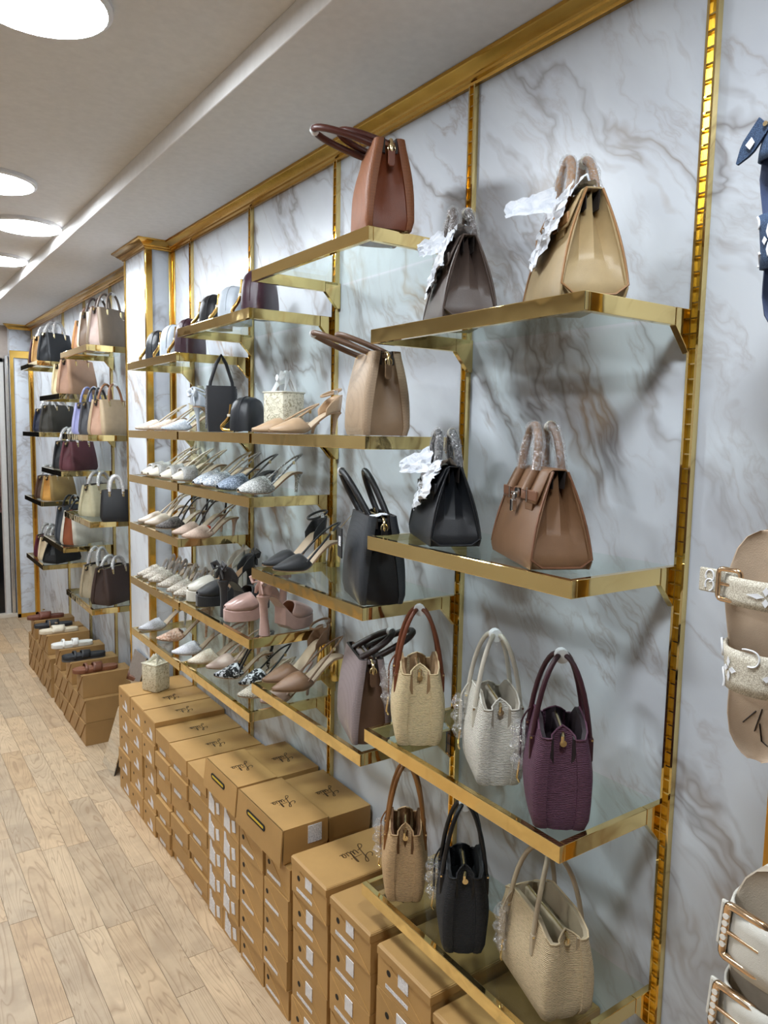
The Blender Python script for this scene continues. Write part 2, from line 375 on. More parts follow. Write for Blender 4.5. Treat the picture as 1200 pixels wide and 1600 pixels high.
for k, y in enumerate(YF): upright(y, .016, ['gold slotted upright just beyond the pillar', 'gold slotted upright behind the first far shelves', 'gold slotted upright between the far shelf columns', 'gold slotted upright at the far end of the shelves'][k], False)
t = tag(MB().box(-.012, 0, .558, .592, 0, 2.432).build('gold_post', gold((.72, .45, .10), .2, .04), bevel=.002), 'flat gold post behind the white sandal at the right edge', 'post')

# ------------------------------------------------------------------ glass shelves
XF = -.286
def shelf(y0, y1, z, label):
    """z = top of the gold frame"""
    H = .030; t = thing('glass_shelf', label, 'shelf', (0, (y0+y1)/2, z-H), 0, 'gold framed glass shelves'); h = (y1-y0)/2 - .004
    MB().box(XF, XF+.013, -h, h, 0, H).build('front_bar', GOLD, t, bevel=.0012)
    for s in (-1, 1):
        a, b = sorted((s*h, s*(h-.013)))
        MB().box(XF+.0132, -.055, a, b, 0, H).build('side_bar', GOLD, t, bevel=.001)
        c, d = sorted((s*(h+.001), s*(h-.012)))
        MB().prism([(-.054, 0), (-.012, -.045), (-.002, -.045), (-.002, H), (-.054, H)], 'y', c, d).build('bracket', GOLD, t, bevel=.0008)
    MB().box(XF+.012, -.012, -h+.012, h-.012, H-.0075, H-.0005).build('glass_panel', glass(), t)
    return t
BAY = {0: (.783, 1.379), 1: (1.386, 1.985), 2: (1.994, 2.590), 3: (2.598, 3.192)}
SZ = {0: [1.855, 1.405, .960, .587], 1: [2.077, 1.626, 1.237, .892], 2: [1.980, 1.626, 1.440, 1.018, .793], 3: [1.902, 1.626, 1.442, 1.241, 1.009, .785]}
NB = ['bay nearest the camera', 'second bay from the camera', 'third bay from the camera', 'bay beside the pillar']
for b, zs in SZ.items():
    for k, z in enumerate(zs):
        shelf(*BAY[b], z, 'gold framed glass shelf, %s from the top in the %s' % ('topmost' if k == 0 else ORD[k], NB[b]) if k else 'gold framed glass shelf, topmost in the ' + NB[b])
FB = {'A': (3.868, 4.455), 'B': (4.498, 5.072), 'C': (5.112, 5.705)}
FZ = {'A': [2.038, 1.598, 1.165, .72], 'B': [1.822, 1.385, .95], 'C': [2.045, 1.60, 1.16, .75]}
FN = {'A': 'far column just past the pillar', 'B': 'middle far column', 'C': 'farthest column'}
for b in 'ABC':
    for k, z in enumerate(FZ[b]): shelf(*FB[b], z, 'gold framed glass shelf, %s from the top in the %s' % (ORD[k], FN[b]))

# ------------------------------------------------------------------ bags
BRASS = metal((.88, .72, .42), .18); STEEL = metal((.72, .70, .68), .2); WRAP = plain('eef0f2', .45)
def place(x, y, z, rot): return (x, y, z), -math.radians(rot)
def shell(L, D, H, td, tl, gb, gt, ins, bulge=.006, dip=0.0, rise=0.0, n=11, inpow=.7, fold=False):
    """rings of a soft bag: front panel, near gusset, back panel, far gusset"""
    rings = []
    for i in range(n):
        t = i/(n-1); z = H*t; e = bulge*math.sin(PI*min(1, t*1.05))
        k = 1 if i else .93
        hl = (L/2*(1-(1-tl)*t) + e*.4)*k; a = (D/2*(1-(1-td)*t) + e)*k; b = a*lerp(gb, gt, t); iv = ins*t**inpow
        r = min(.012, (a-b)*.6) if a-b > .003 else .001
        zt = z + (0 if t < .6 else rise*sm((t-.6)/.4)); zd = z - (dip*sm((t-.5)/.5) if t > .5 else 0)
        half = [(-a, -hl+r), (-a+.3*r, -hl+.3*r), (-a+r, -hl), (-b, -hl+.0015)]
        gus = [(-b*.97, -hl+.004+iv*.15), (-b*.5, -hl+iv*(1.15 if fold else .7)), (0, -hl+iv*(.35 if fold else 1)), (b*.5, -hl+iv*(1.15 if fold else .7)), (b*.97, -hl+.004+iv*.15)]
        near = half + gus + [(-x, y) for x, y in half[::-1]]                       # front corner .. back corner, near end
        bl = bulge*.8*math.sin(PI*t)
        pan = [(a+bl, -hl*.5), (a+bl*1.4, 0), (a+bl, hl*.5)]
        ring2 = near + pan + [(-x, -y) for x, y in near] + [(-x, -y) for x, y in pan]
        m = len(near); out = []
        for q, (x, y) in enumerate(ring2):
            e = max(0, min(1, (abs(y)/hl-.45)/.5))**2
            out.append((x, y, lerp(zt, zd, e)))
        rings.append(out)
    m = 13; G = set(range(3, 9)) | set(range(m+3+3, m+3+9)); A = set(range(2*(m+3))) - G
    return rings, A, G
def body(t, rings, A, G, mp, mg, lining='2a2320', depth=.03, flat=False):
    b = MB(); b.loft(rings, True, True, False, 0, A).build('body', mp, t, smooth=50)
    for gs in ({q for q in G if q < 12}, {q for q in G if q > 12}):
        idx = sorted(gs) + [max(gs)+1]
        MB().loft([[r[q % len(r)] for q in idx] for r in rings], False, False, False).build('gusset', mg, t, smooth=50)
    top = rings[-1]; cx = 0
    def sc(k, dz): return [(x*k, y*(1-(1-k)*.25), z+dz) for x, y, z in top]
    MB().loft([top, sc(.8, .0005), sc(.72, -depth)], True, False, True).build('lining', leather(lining, .6), t, smooth=40)
def arch(t, pts, r, mat, name='handle', sleeve=False, flat=1.0, wrap=None):
    o = MB().tube(pts, r, 10, True, flat).build(name, mat, t, smooth=60)
    if sleeve:
        q = pts[1:-1]; rr = [r*1.45*(1+.20*RND.uniform(-1, 1)) for _ in q]
        MB().tube(q, rr, 10, False).build('plastic_sleeve', film(.42), o, smooth=30)
    if wrap:
        k = len(pts)//2 + wrap[1]; MB().tube(pts[k-1:k+2], r*1.25, 10).build('wrap', wrap[0], o, smooth=60)
    return o
def bag(label, x, y, z, rot, L, D, H, kind, group=None, **k):
    """x, y = near front bottom corner; rot = clockwise turn from facing the room"""
    rr = math.radians(rot); dx, dy = math.cos(rr)*D/2 + math.sin(rr)*L/2, -math.sin(rr)*D/2 + math.cos(rr)*L/2
    t = thing('handbag', label, 'handbag', (x+dx, y+dy, z+.0012), -rr, group)
    kind(t, L, D, H, **k); return t
# big zip tote: two embossed panels, smooth gusset with a pull tab
def tote(t, L, D, H, c='8a4b2c', ch='5a2a20', cg=None, lean=(-.8, 0, .6), hl=.13, panel=None, hr=.0065, td=.62, straps=True):
    mp = panel or quilted(c); mg = leather(cg or c, .38)
    rings, A, G = shell(L, D, H, td, .9, .72, .42, .03, .008)
    body(t, rings, A, G, mp, mg)
    a = D/2*td; hm = leather(ch, .36)
    MB().box(-a*.42, a*.42, -L*.40, L*.40, H-.014, H-.006).build('zip_top', leather(c, .5), t, bevel=.002)
    MB().tube([(0, -L*.42, H-.004), (0, L*.42, H-.004)], .0028, 6).build('zipper', BRASS, t, smooth=60)
    ye = -L/2*.92
    MB().tube(bez((0, ye+.012, H-.004), (0, ye-.006, H-.002), (0, ye-.010, H-.018), (0, ye-.006, H-.034), 8), .004, 8).tube([(0.008*math.cos(q), ye-.007, H-.026+.010*math.sin(q)) for q in [2*PI*i/14 for i in range(15)]], .0016, 6).build('ring', BRASS, t, smooth=60)
    MB().prism([(-.0075, H-.030), (.0075, H-.030), (.0075, H-.058), (.004, H-.063), (-.004, H-.063), (-.0075, H-.058)], 'y', ye-.010, ye-.005).build('pull_tab', mg, t, bevel=.001)
    lv = Vector(lean).normalized()
    for s in (-1, 1):
        p0 = Vector((s*a*.62, -L*.24, H-.006)); p1 = Vector((s*a*.62, L*.24, H-.006)); off = Vector((s*.010, 0, 0))
        pts = bez(p0, p0+lv*hl*1.3+Vector((0, -.01, 0))+off, p1+lv*hl*1.3+Vector((0, .01, 0))+off, p1, 18)
        arch(t, pts, hr, hm, wrap=(WRAP, 0) if s < 0 else None)
        for p in (p0, p1): MB().tube([p-Vector((0, 0, .012)), p+lv*.014], .0072, 8).build('handle_ring', BRASS, t, smooth=50)
    m = MB()
    for sx in (-1, 1):
        for sy in (-1, 1): m.disc((sx*D*.36, sy*L*.4, -.001), .005, (0, 0, 1), 10, .003)
    m.build('foot_studs', STEEL, t)
# belted top handle bag with flap, straps, lock; handles wrapped in plastic and tissue
def crumple(nu, nv, fn, amp, seed):
    from mathutils import noise
    def g(u, v):
        p = Vector(fn(u, v)); q = Vector((u*3.1+seed, v*3.1, seed*.7)); n = noise.noise_vector(q*1.4) + noise.noise_vector(q*3.6)*.7
        return p + n*amp*(.5+.5*min(1, 4*min(u, 1-u, v, 1-v)+.6))
    return MB().grid(nu, nv, g)
def belted(t, L, D, H, c='6b4a32', ce=None, hh=.09, tis=1, sleeve=True, td=.26, piping=None, lock=True, hm=None):
    m = leather(c, .42); me = leather(piping, .5) if piping else m; h_m = leather(hm or c, .4)
    rings, A, G = shell(L, D, H, td, .80, .93, .86, .040, .004, 0, 0, 13, 1.0, True)
    body(t, rings, A, G, m, m)
    a = lambda z: D/2*(1-(1-td)*z/H) + .004*math.sin(PI*z/H)*1.9
    hl = lambda z: L/2*(1-.20*z/H)
    for s in (-1, 1):       # piped edges of both gussets
        for sx in (-1, 1):
            pts = [(sx*(a(z)-.002), s*(hl(z)+.0005), z) for z in [H*q/9 for q in range(10)]]
            if sx < 0: pts = [(0, s*(hl(0)*.95), .003), (-D*.3, s*hl(0)*.97, .004)] + pts[1:]
            else: pts = [(0, s*(hl(0)*.95), .003), (D*.3, s*hl(0)*.97, .004)] + pts[1:]
            MB().tube(pts, .0022, 6).build('piping', me, t, smooth=60)
    zf = H*.66        # flap over the front
    prof = [(-a(zf)-.004, zf), (-a(H*.8)-.004, H*.8), (-a(H)-.003, H-.002), (-a(H)*.7, H+.003), (a(H)*.8, H+.003), (a(H)+.001, H-.004)]
    fm = MB(); vs = []
    for i, (px, pz) in enumerate(prof):
        w = hl(pz) * (.93 if i else .88)
        vs.append([(px, -w, pz), (px, -w*.5, pz), (px, -w*.16, pz), (px, w*.16, pz), (px, w*.5, pz), (px, w, pz)])
    vs[0][2] = (vs[0][2][0], vs[0][2][1], zf+.022); vs[0][3] = (vs[0][3][0], vs[0][3][1], zf+.022)
    fm.loft(vs, False, False, False).build('flap', m, t, smooth=30, solid=.003)
    zb = H*.74        # belt
    xb = -a(zb)-.0075
    for s in (-1, 1):
        y0, y1 = sorted((s*hl(zb)*.9, s*.012))
        MB().box(xb-.002, xb+.002, y0, y1, zb-.009, zb+.009).build('belt_strap', me, t, bevel=.0015)
        ym = s*hl(zb)*.48; MB().box(xb-.0045, xb-.0018, ym-.002, ym+.002, zb-.013, zb+.013).build('belt_loop', STEEL, t, bevel=.0008)
        yz = s*hl(zb)*.52; MB().prism([(yz-.022, zb-.012), (yz+.022, zb-.012), (yz+.018, zb-.026), (yz-.018, zb-.026)], 'x', xb-.001, xb+.003).build('belt_tab', m, t, bevel=.001)
    MB().disc((xb-.003, 0, zb), .010, (-1, 0, 0), 18, .004).tube([(xb-.006, 0, zb), (xb-.016, 0, zb)], .003, 8).build('turn_lock', STEEL, t, smooth=40)
    if lock:
        o = MB().box(xb-.016, xb-.006, -.007, .007, zb-.034, zb-.012).build('padlock', STEEL, t, bevel=.002)
        MB().tube(bez((xb-.011, -.004, zb-.012), (xb-.011, -.005, zb+.006), (xb-.011, .005, zb+.006), (xb-.011, .004, zb-.012), 10), .0014, 6).build('shackle', STEEL, o, smooth=60)
    for s in (-1, 1):     # two upright handles
        z0 = H*(.78 if s < 0 else .84); x0 = s*(a(z0)+(.013 if s < 0 else .006)); w = hl(H)*.40
        pts = [Vector((x0, -w, z0))] + bez((s*(a(H)+.009), -w, H), (s*.012, -w*1.05, H+hh*1.3), (s*.012, w*1.05, H+hh*1.3), (s*(a(H)+.009), w, H), 18) + [Vector((x0, w, z0))]
        arch(t, pts, .0076, h_m, sleeve=sleeve, wrap=(plain('d8d3c0', .5), 0) if s > 0 else None)
    if tis:
        f = lambda u, v: (-a(lerp(H*.52, H, u))-.013-.007*math.sin(PI*v), lerp(-hl(H)*.9, hl(H)*.8, v), lerp(H*.56, H*1.04, u)+.05*H*math.sin(5*v+tis)-.16*H*(1-u)*v)
        crumple(18, 22, f, .0105, tis*3.3).build('tissue_paper', tissue(), t, smooth=25)
        f3 = lambda u, v: (lerp(-a(H)-.022, a(H)*.2, u), lerp(-hl(H)*1.02, -hl(H)*.25, v), H*1.03+.022*math.sin(PI*u)*(1-.5*v)-.10*H*(1-u))
        crumple(10, 12, f3, .009, tis*5.7).build('tissue_paper', tissue(), t, smooth=25)
        f2 = lambda u, v: (-a(H)-.010-.055*u*tis, lerp(-.012, .035, v)*(1-.6*u)+.03*u, H*.92+.055*v*(1-.5*u)-.005*u)
        crumple(10, 8, f2, .007, tis*9.1).build('tissue_tuft', tissue(), t, smooth=25)
# woven straw tote: open top, two slim handles with leather tabs, wrapped charm
def strawbag(t, L, D, H, c='d8c096', ch='7a4424', hh=.115, charm=True, lining='b9a587', tabs=True, td=.84, cl=None):
    mp = straw(c); rings, A, G = shell(L, D, H, td, .93, .50, .50, .020, .007, .012, .012, 12)
    body(t, rings, A, G, mp, mp, lining, .045); hm = leather(ch, .4)
    a = D/2*td+.004; zt = H*.70
    MB().tube([rings[-1][q] for q in list(range(len(rings[-1])))+[0]], .0018, 6).build('rim_binding', leather(cl or c, .55), t, smooth=60)
    w = L*.25
    for s in (-1, 1):
        x0 = s*(D/2*(1-(1-td)*.8)+.007)
        pts = [Vector((x0, -w-.002, zt)), Vector((x0, -w, H*.9))] + bez((s*(a+.002), -w*.98, H), (s*a*.75, -w*.85, H+hh*.9), (s*.006, -w*.55, H+hh*1.08), (s*.0055, 0, H+hh), 10) + \
              bez((s*.0055, 0, H+hh), (s*.006, w*.55, H+hh*1.08), (s*a*.75, w*.85, H+hh*.9), (s*(a+.002), w*.98, H), 10)[1:] + [Vector((x0, w, H*.9)), Vector((x0, w+.002, zt))]
        arch(t, pts, [.0042]*2+[.0047]*(len(pts)-4)+[.0042]*2, hm)
        if tabs:
            for y in (-w, w):
                q0, q1 = sorted((x0-.003*s, x0+.0055*s))
                MB().prism([(y-.0062, zt-.006), (y, zt-.011), (y+.0062, zt-.006), (y+.0055, H*.9), (y-.0055, H*.9)], 'x', q0, q1).build('handle_tab', hm, t, bevel=.0015)
                MB().tube([(x0+s*.003, y-.0065, H*.88), (x0+s*.003, y+.0065, H*.88)], .0022, 6).build('handle_ring', BRASS, t, smooth=60)
    MB().tube([(0, -.009, H+hh+.0005), (0, .009, H+hh+.0005)], .0125, 12).build('handle_wrap', WRAP, t, smooth=60)
    # zipped inner pocket and clasp
    MB().box(-.006, .006, -L*.36, L*.36, H*.62, H*.97).build('zip_pocket', leather(lining, .6), t, bevel=.003)
    MB().tube([(0, -L*.37, H*.97), (0, L*.36, H*.98)], .0022, 6).tube([(0, -L*.37, H*.97), (-.002, -L*.45, H*.955), (-.002, -L*.44, H*.90)], .003, 6).build('zipper', BRASS, t, smooth=60)
    MB().disc((0, -L*.40, H*.88), .006, (0, -1, 0), 12, .004).build('snap', BRASS, t)
    if charm:
        x = -(D/2+.016); y = w*.9
        o = MB().box(x-.001, x+.003, y-.008, y+.008, zt-.035, zt+.02).build('charm_tag', hm, t, bevel=.001)
        MB().tube(bez((x+.001, y, zt+.02), (x, y, H*.9), (x+.01, y, H), (x+.018, y, H+.008), 8), .0018, 6).build('charm_cord', hm, o, smooth=60)
        rr = [.013, .017, .0145, .018, .012, .016, .011]
        MB().tube([(x+.002*(-1)**i, y+.002*math.sin(i*2), zt+.028-.014*i) for i in range(7)], rr, 9).build('plastic_wrap', film(.28), o, smooth=30)
        MB().tube([(x+.001, y-.003, zt-.04), (x-.003, y-.004, zt-.075), (x+.002, y+.002, zt-.086)], .0022, 6).build('charm_hook', BRASS, o, smooth=60)
# plain leather tote used on the far shelves
def ftote(t, L, D, H, c='8a7a68', cg=None, ch=None, hh=.09, td=.55, tl=.9, wrapped=False, lean=(0, 0, 1), tagc=None, deep=.035, hr=.006, clasp=True, lining='3a332e', gb=.62, side=None):
    mp = leather(c, .45); mg = leather(cg or c, .45); hm = leather(ch or c, .4)
    rings, A, G = shell(L, D, H, td, tl, gb, .5, deep, .004, 0, .004)
    body(t, rings, A, G, mp, mg, lining); a = D/2*td; lv = Vector(lean).normalized()
    for s in (-1, 1):
        w = L*.22; p0 = Vector((s*(a+.003), -w, H*.90)); p1 = Vector((s*(a+.003), w, H*.90)); o2 = Vector((-s*a*.5, 0, 0))
        pts = bez(p0, p0+lv*hh*1.55+o2, p1+lv*hh*1.55+o2, p1, 14)
        if wrapped: arch(t, pts, hr*1.25, plain('c9c6c4', .4), sleeve=True)
        else: arch(t, pts, hr, hm, wrap=(WRAP, 0) if s > 0 else None)
        for p in (p0, p1): MB().tube([p-Vector((0, 0, .014)), p+Vector((0, 0, .012))], .0075, 8).build('handle_ring', BRASS, t, smooth=50)
    if clasp: MB().tube([(0, -L*.46, H-.004), (0, L*.4, H-.004)], .0026, 6).disc((0, -L*.47, H-.012), .006, (0, -1, 0), 10, .004).build('zipper', BRASS, t, smooth=50)
    if tagc:
        o = MB().box(a+.008, a+.010, tagc-.014, tagc+.014, H*.42, H*.78).build('price_tag', plain('e8ddca', .6), t)
        MB().tube([(a+.009, tagc, H*.78), (a+.004, tagc-.006, H*1.02)], .0009, 5).build('tag_string', plain('f0ece4', .7), o)
# domed evening bag with a curved gold handle at its seam
def dome(t, L, D, H, c='20202a'):
    """L runs into the shelf, seam side faces local -y"""
    n = 13; rings = []; mo = leather(c, .3, 1200)
    for i in range(9):
        u = i/8; x = lerp(-D/2, D/2, u); k = math.sqrt(max(0, 1-abs(2*u-1)**3.2))*.30+.70
        if i in (0, 8): k = .66
        r = []
        for j in range(25):
            s = j/24; ang = PI*s; cy = -math.cos(ang); sz = math.sin(ang)**.62
            r.append((x, cy*(abs(cy)**-.15 if abs(cy) > .01 else 1)*L/2*k, .004+(H-.004)*sz*k if 0 < j < 24 else .004))
        rings.append(r)
    MB().loft(rings, True, True, True).build('shell', mo, t, smooth=50)
    pts = []
    for j in range(1, 24):
        ang = PI*j/24; cy = -math.cos(ang); sz = math.sin(ang)**.62; pts.append((0, cy*(abs(cy)**-.15 if abs(cy) > .01 else 1)*(L/2+.0006), .004+(H-.0032)*sz))
    MB().tube(pts, .0016, 6).build('seam', leather(c, .6), t, smooth=60)
    G2 = gold((.85, .55, .18), .16, .02); y0 = -L/2
    xa = -D/2; ya = -L*.22
    pts = bez((xa-.003, ya, H*.78), (xa-.006, ya, H*.50), (xa-.008, ya, H*.40), (xa-.022, ya-.004, H*.27), 9) + bez((xa-.022, ya-.004, H*.27), (xa-.040, ya-.008, H*.13), (xa-.040, ya-.008, .006), (xa+.004, ya, .0062), 10)[1:]
    MB().tube(pts, [.0052]*6+[.0062]*(len(pts)-6), 8, True, 1.25).build('gold_handle', G2, t, smooth=60)
    MB().tube([pts[4]-Vector((0, 0, .004)), pts[4]+Vector((0, 0, .004))], .0078, 10).build('handle_collar', plain('efe6d2', .3), t, smooth=60)
# embroidered box bag
def boxbag(t, L, D, H, c='e9e4cf', c2='a39a78', ribbon=True, tall=.07):
    m = lace(c, c2, 42, .3, .46, True); h = MB()
    rs = []
    for i, z in enumerate((.0, .004, H*.5, H-.004, H)):
        k = .97 if i in (0, 4) else 1; r = .008; a, b = D/2*k, L/2*k
        rs.append([(sx*(a-r)+r*math.cos(q), sy*(b-r)+r*math.sin(q), z) for sx, sy, q0 in ((1, 1, 0), (-1, 1, PI/2), (-1, -1, PI), (1, -1, 1.5*PI)) for q in (q0, q0+PI/4, q0+PI/2)])
    h.loft(rs).build('body', m, t, smooth=40)
    MB().tube([(D/2*.985*sx, L/2*.985*sy, H) for sx, sy in ((-1, -1), (1, -1), (1, 1), (-1, 1), (-1, -1))], .0026, 6).build('rim_binding', satin(c), t, smooth=60)
    R = satin('eef2f4' if ribbon else 'dcd7c4', .3)
    for s in (-1, 1):
        y = s*L*.32
        MB().tube([(-D*.25, y, H), (-D*.05, y*.6, H+tall*.5), (D*.1, y*.3, H+tall*.9)], [.004, .009, .013], 8, True, .35).tube([(D*.1, y*.3, H+tall*.9), (D*.3, y*.5, H+tall*.55), (D*.3, y, H)], [.013, .01, .004], 8, True, .35).build('ribbon_handle', R, t, smooth=50)
    if ribbon: MB().tube([(-D*.45, -L*.15, H+tall*.62), (-D*.2, 0, H+tall*.42), (D*.15, L*.1, H+tall*.6)], [.012, .007, .012], 8, True, .4).build('bow', R, t, smooth=50)
# tall flat pouch
def pouch(t, L, D, H, c='15161d'):
    m = satin(c, .6); rs = []
    for i in range(8):
        q = i/7; k = .86+.14*math.sin(PI*min(1, q*1.6+.2)/1.6 if q < .5 else PI/2); a, b = D/2*(.75+.25*math.sin(PI*(.2+.7*q))), L/2*(k if q < .35 else 1)
        rs.append([(a*math.copysign(abs(math.cos(w))**.7, math.cos(w)), b*math.copysign(abs(math.sin(w))**.35, math.sin(w)), H*q) for w in [2*PI*j/28 for j in range(28)]])
    MB().loft(rs).build('body', m, t, smooth=50)
    for s in (-1, 1):
        MB().tube([(0, s*(L/2+.001), H*(.06+.11*j)) for j in range(9)], .0028, 6).build('beaded_edge', beaded('30303a', 'e8e8f0', 500), t, smooth=60)
    pts = [(0, -L*.38, H-.004), (0, -L*.36, H+.012), (.002, -L*.16, H*1.48), (.003, 0, H*1.66), (.002, L*.16, H*1.48), (0, L*.36, H+.012), (0, L*.38, H-.004)]
    MB().tube([p for a, b in zip(pts, pts[1:]) for p in (a, tuple(lerp(a[i], b[i], .5) for i in range(3)))]+[pts[-1]], .0085, 8, True, .7).build('strap', m, t, smooth=60)

GB = 'handbags on the near shelves'
bag('chestnut brown tote with embossed panels, handles flopped left, on the topmost shelf', -.285, 1.405, 2.077, 22, .185, .112, .192, tote, GB, c='925730', ch='55281f', cg='7a3d1f', lean=(-.86, .10, .30), hl=.138, hr=.0078)
bag('taupe beige tote with brown handles leaning left, between nude pump and wall upright', -.285, 1.40, 1.626, 18, .18, .112, .188, tote, GB, c='b69c80', ch='6a4f3d', cg='8f755a', lean=(-.80, .20, .34), hl=.135)
bag('big black tote with white stuffing and a hang tag, beside black shoes', -.285, 1.405, 1.237, 20, .20, .112, .205, tote, GB, c='33373c', ch='17181b', cg='141518', lean=(-.36, .30, .85), hl=.122, hr=.0075)
bag('mauve grey herringbone tote with dark brown handles leaning toward the wall', -.28, 1.435, .892, 20, .185, .098, .205, tote, GB, c='97898a', ch='2f1e1a', cg='5f4636', lean=(.75, -.1, .42), hl=.11, hr=.008)
bag('dark taupe belted handbag stuffed with white tissue, top shelf left end', -.285, 1.135, 1.855, 28, .235, .112, .158, belted, GB, c='54463f', hh=.07, tis=1)
bag('beige suede belted handbag with tan edges and white tissue on the top shelf', -.284, .842, 1.855, 30, .235, .118, .172, belted, GB, c='b39b72', piping='a5794c', hm='a5794c', hh=.075, tis=1.6)
bag('black belted handbag with white tissue and plastic wrapped handles', -.275, 1.168, 1.405, 26, .235, .112, .158, belted, GB, c='1d2025', hh=.075, tis=1.2)
bag('tan brown belted handbag with silver padlock and plastic wrapped handles', -.287, .880, 1.405, 27, .245, .116, .166, belted, GB, c='7d5c41', hh=.082, tis=0, piping='7a5138')
bag('natural straw handbag with russet leather handles, leftmost of three', -.284, 1.252, .96, 33, .135, .098, .170, strawbag, GB, c='dcc79c', ch='6e3a22', lining='9a7b58')
bag('white woven handbag with cream handles and plastic wrapped charm', -.262, 1.016, .96, 30, .155, .088, .162, strawbag, GB, c='d6d2c6', ch='c9c3b4', lining='a39b8c')
bag('plum purple woven handbag on the shelf end nearest the camera', -.286, .850, .96, 40, .142, .096, .172, strawbag, GB, c='573246', ch='37151f', lining='20131a')
bag('straw handbag with caramel handles on the lowest shelf, left of the black one', -.284, 1.280, .587, 36, .12, .083, .168, strawbag, GB, c='c9a67a', ch='8a5a2c', hh=.125, lining='6a4727')
bag('black woven handbag with brass zipper on the lowest shelf', -.284, 1.080, .587, 36, .125, .086, .172, strawbag, GB, c='1a1b1f', ch='121316', hh=.115, lining='0f1012')
bag('cream beige straw handbag with taupe handles at the bottom edge of the photo', -.250, .835, .587, 18, .20, .100, .158, strawbag, GB, c='d3bd98', ch='b7a68c', lining='b7a68a', hh=.11)
# hang tag and stuffing of the black tote
bt = [o for o in COL.objects if o.get('label', '').startswith('big black tote')][0]
o = MB().box(-.085, -.082, -.03, .015, .10, .17).build('hang_tag', plain('26282b', .5), bt); MB().box(-.0865, -.085, -.024, -.004, .128, .150).build('tag_sticker', printed(500), o)
MB().tube([(-.083, -.008, .17), (-.06, -.02, .20)], .001, 5).build('tag_string', BRASS, o)
crumple(8, 8, lambda u, v: (lerp(-.028, .028, u), -.09+.03*v, .203+.006*math.sin(PI*u)), .004, 2).build('paper_stuffing', tissue(), bt, smooth=25)

# far bags: long side runs into the shelf, so rot is about 90
GF = 'handbags on the far shelves'
def far(label, x, y, z, L, D, H, rot=55, kind=ftote, **k):
    bag(label, x, y+D*.62-.01, z, rot, L, D, H, kind, GF, **k)
far('grey brown tote with a paper price tag on the first top shelf past the pillar', -.275, 3.89, 2.038, .225, .11, .185, c='7a6a58', cg='a18d84', ch='5a4c42', hh=.085, tagc=.055)
far('cream tote with dark brown handles behind the grey brown tote', -.282, 4.06, 2.038, .21, .10, .18, c='d8cdb2', cg='6a5646', ch='3a2c26', hh=.085)
far('orange tan tote at the far end of the first top shelf', -.275, 4.21, 2.038, .21, .10, .155, c='b5834f', cg='b98a6a', ch='7d5a44', hh=.085)
far('black handbag with plastic wrapped handles on the farthest top shelf', -.275, 5.16, 2.045, .215, .12, .18, c='1f2227', wrapped=True, hh=.08)
far('yellow tan handbag squeezed behind the black one on the farthest top shelf', -.282, 5.32, 2.045, .19, .09, .17, c='c99c5e', wrapped=True, hh=.075)
far('burgundy handbag at the far end of the farthest top shelf', -.275, 5.46, 2.045, .19, .10, .165, c='3c1a22', wrapped=True, hh=.06)
far('rose beige tote with a dark taupe front and gold rings', -.28, 4.58, 1.822, .22, .125, .195, c='a88468', cg='a07c66', ch='74543f', hh=.065)
far('ivory tote mostly hidden behind the rose beige tote', -.275, 4.76, 1.822, .20, .09, .18, c='d4c39c', hh=.03)
far('wide olive grey handbag with white wrapped handles', -.275, 5.16, 1.60, .235, .12, .17, c='3b3832', wrapped=True, hh=.07, lean=(-.2, -.5, .8))
far('navy handbag peeking out behind the olive grey one', -.282, 5.34, 1.60, .21, .10, .15, c='1c2236', wrapped=True, hh=.06)
far('beige tote with tan handles and a paper price tag below the pillar tote', -.275, 3.90, 1.598, .225, .12, .175, c='b39d7e', cg='b48f78', ch='8a5e40', hh=.085, tagc=.075)
far('charcoal tote behind the beige tagged tote', -.28, 4.08, 1.598, .20, .09, .165, c='45464a', hh=.08, ch='2c2d33')
far('lavender tote with lavender handles', -.278, 4.24, 1.598, .20, .115, .165, c='a3a4cc', cg='9a9bc6', ch='8388b4', hh=.09)
far('burgundy red handbag on the middle far shelf', -.28, 4.56, 1.385, .205, .12, .165, c='5a2f36', hh=.07, wrapped=True)
far('black handbag behind the burgundy red one', -.282, 4.74, 1.385, .20, .09, .165, c='1c1e22', hh=.08, wrapped=True)
far('mustard and olive handbag with knotted front', -.28, 5.15, 1.16, .215, .12, .16, c='a08452', cg='d29a4c', wrapped=True, hh=.04)
far('chocolate brown handbag beside the mustard one', -.28, 5.35, 1.16, .19, .11, .15, c='4b3326', wrapped=True, hh=.07)
far('pale sage tote with white braided handles', -.282, 4.11, 1.165, .215, .12, .165, c='b9b192', wrapped=True, hh=.07)
far('small black tote with silver clasp beside the sage one', -.22, 3.885, 1.165, .15, .115, .155, 100, c='15171b', wrapped=True, hh=.075)
far('white tote with a rust brown gusset', -.282, 4.57, .95, .235, .13, .20, c='d2cdbf', cg='8a4a2c', ch='24262a', hh=.06)
far('slate grey tote with black handles behind the white tote', -.28, 4.75, .95, .22, .09, .21, c='3c4148', ch='16181c', hh=.07)
far('black belted handbag on the lowest far shelf', -.275, 5.15, .75, .23, .12, .15, kind=belted, c='141518', tis=0, hh=.05)
far('cream handbag between the burgundy and black ones on the lowest far shelf', -.28, 5.31, .75, .20, .09, .155, c='d9c5a4', wrapped=True, hh=.06)
far('wine red handbag at the far end of the lowest far shelf', -.28, 5.45, .75, .20, .11, .15, c='561d2c', wrapped=True, hh=.07)
far('dark brown tote with white wrapped handles on the lowest shelf by the pillar', -.27, 3.93, .72, .225, .13, .19, c='3d2d28', wrapped=True, hh=.06)
far('stone beige tote behind the dark brown one', -.28, 4.14, .72, .20, .11, .175, c='a89a80', wrapped=True, hh=.09)

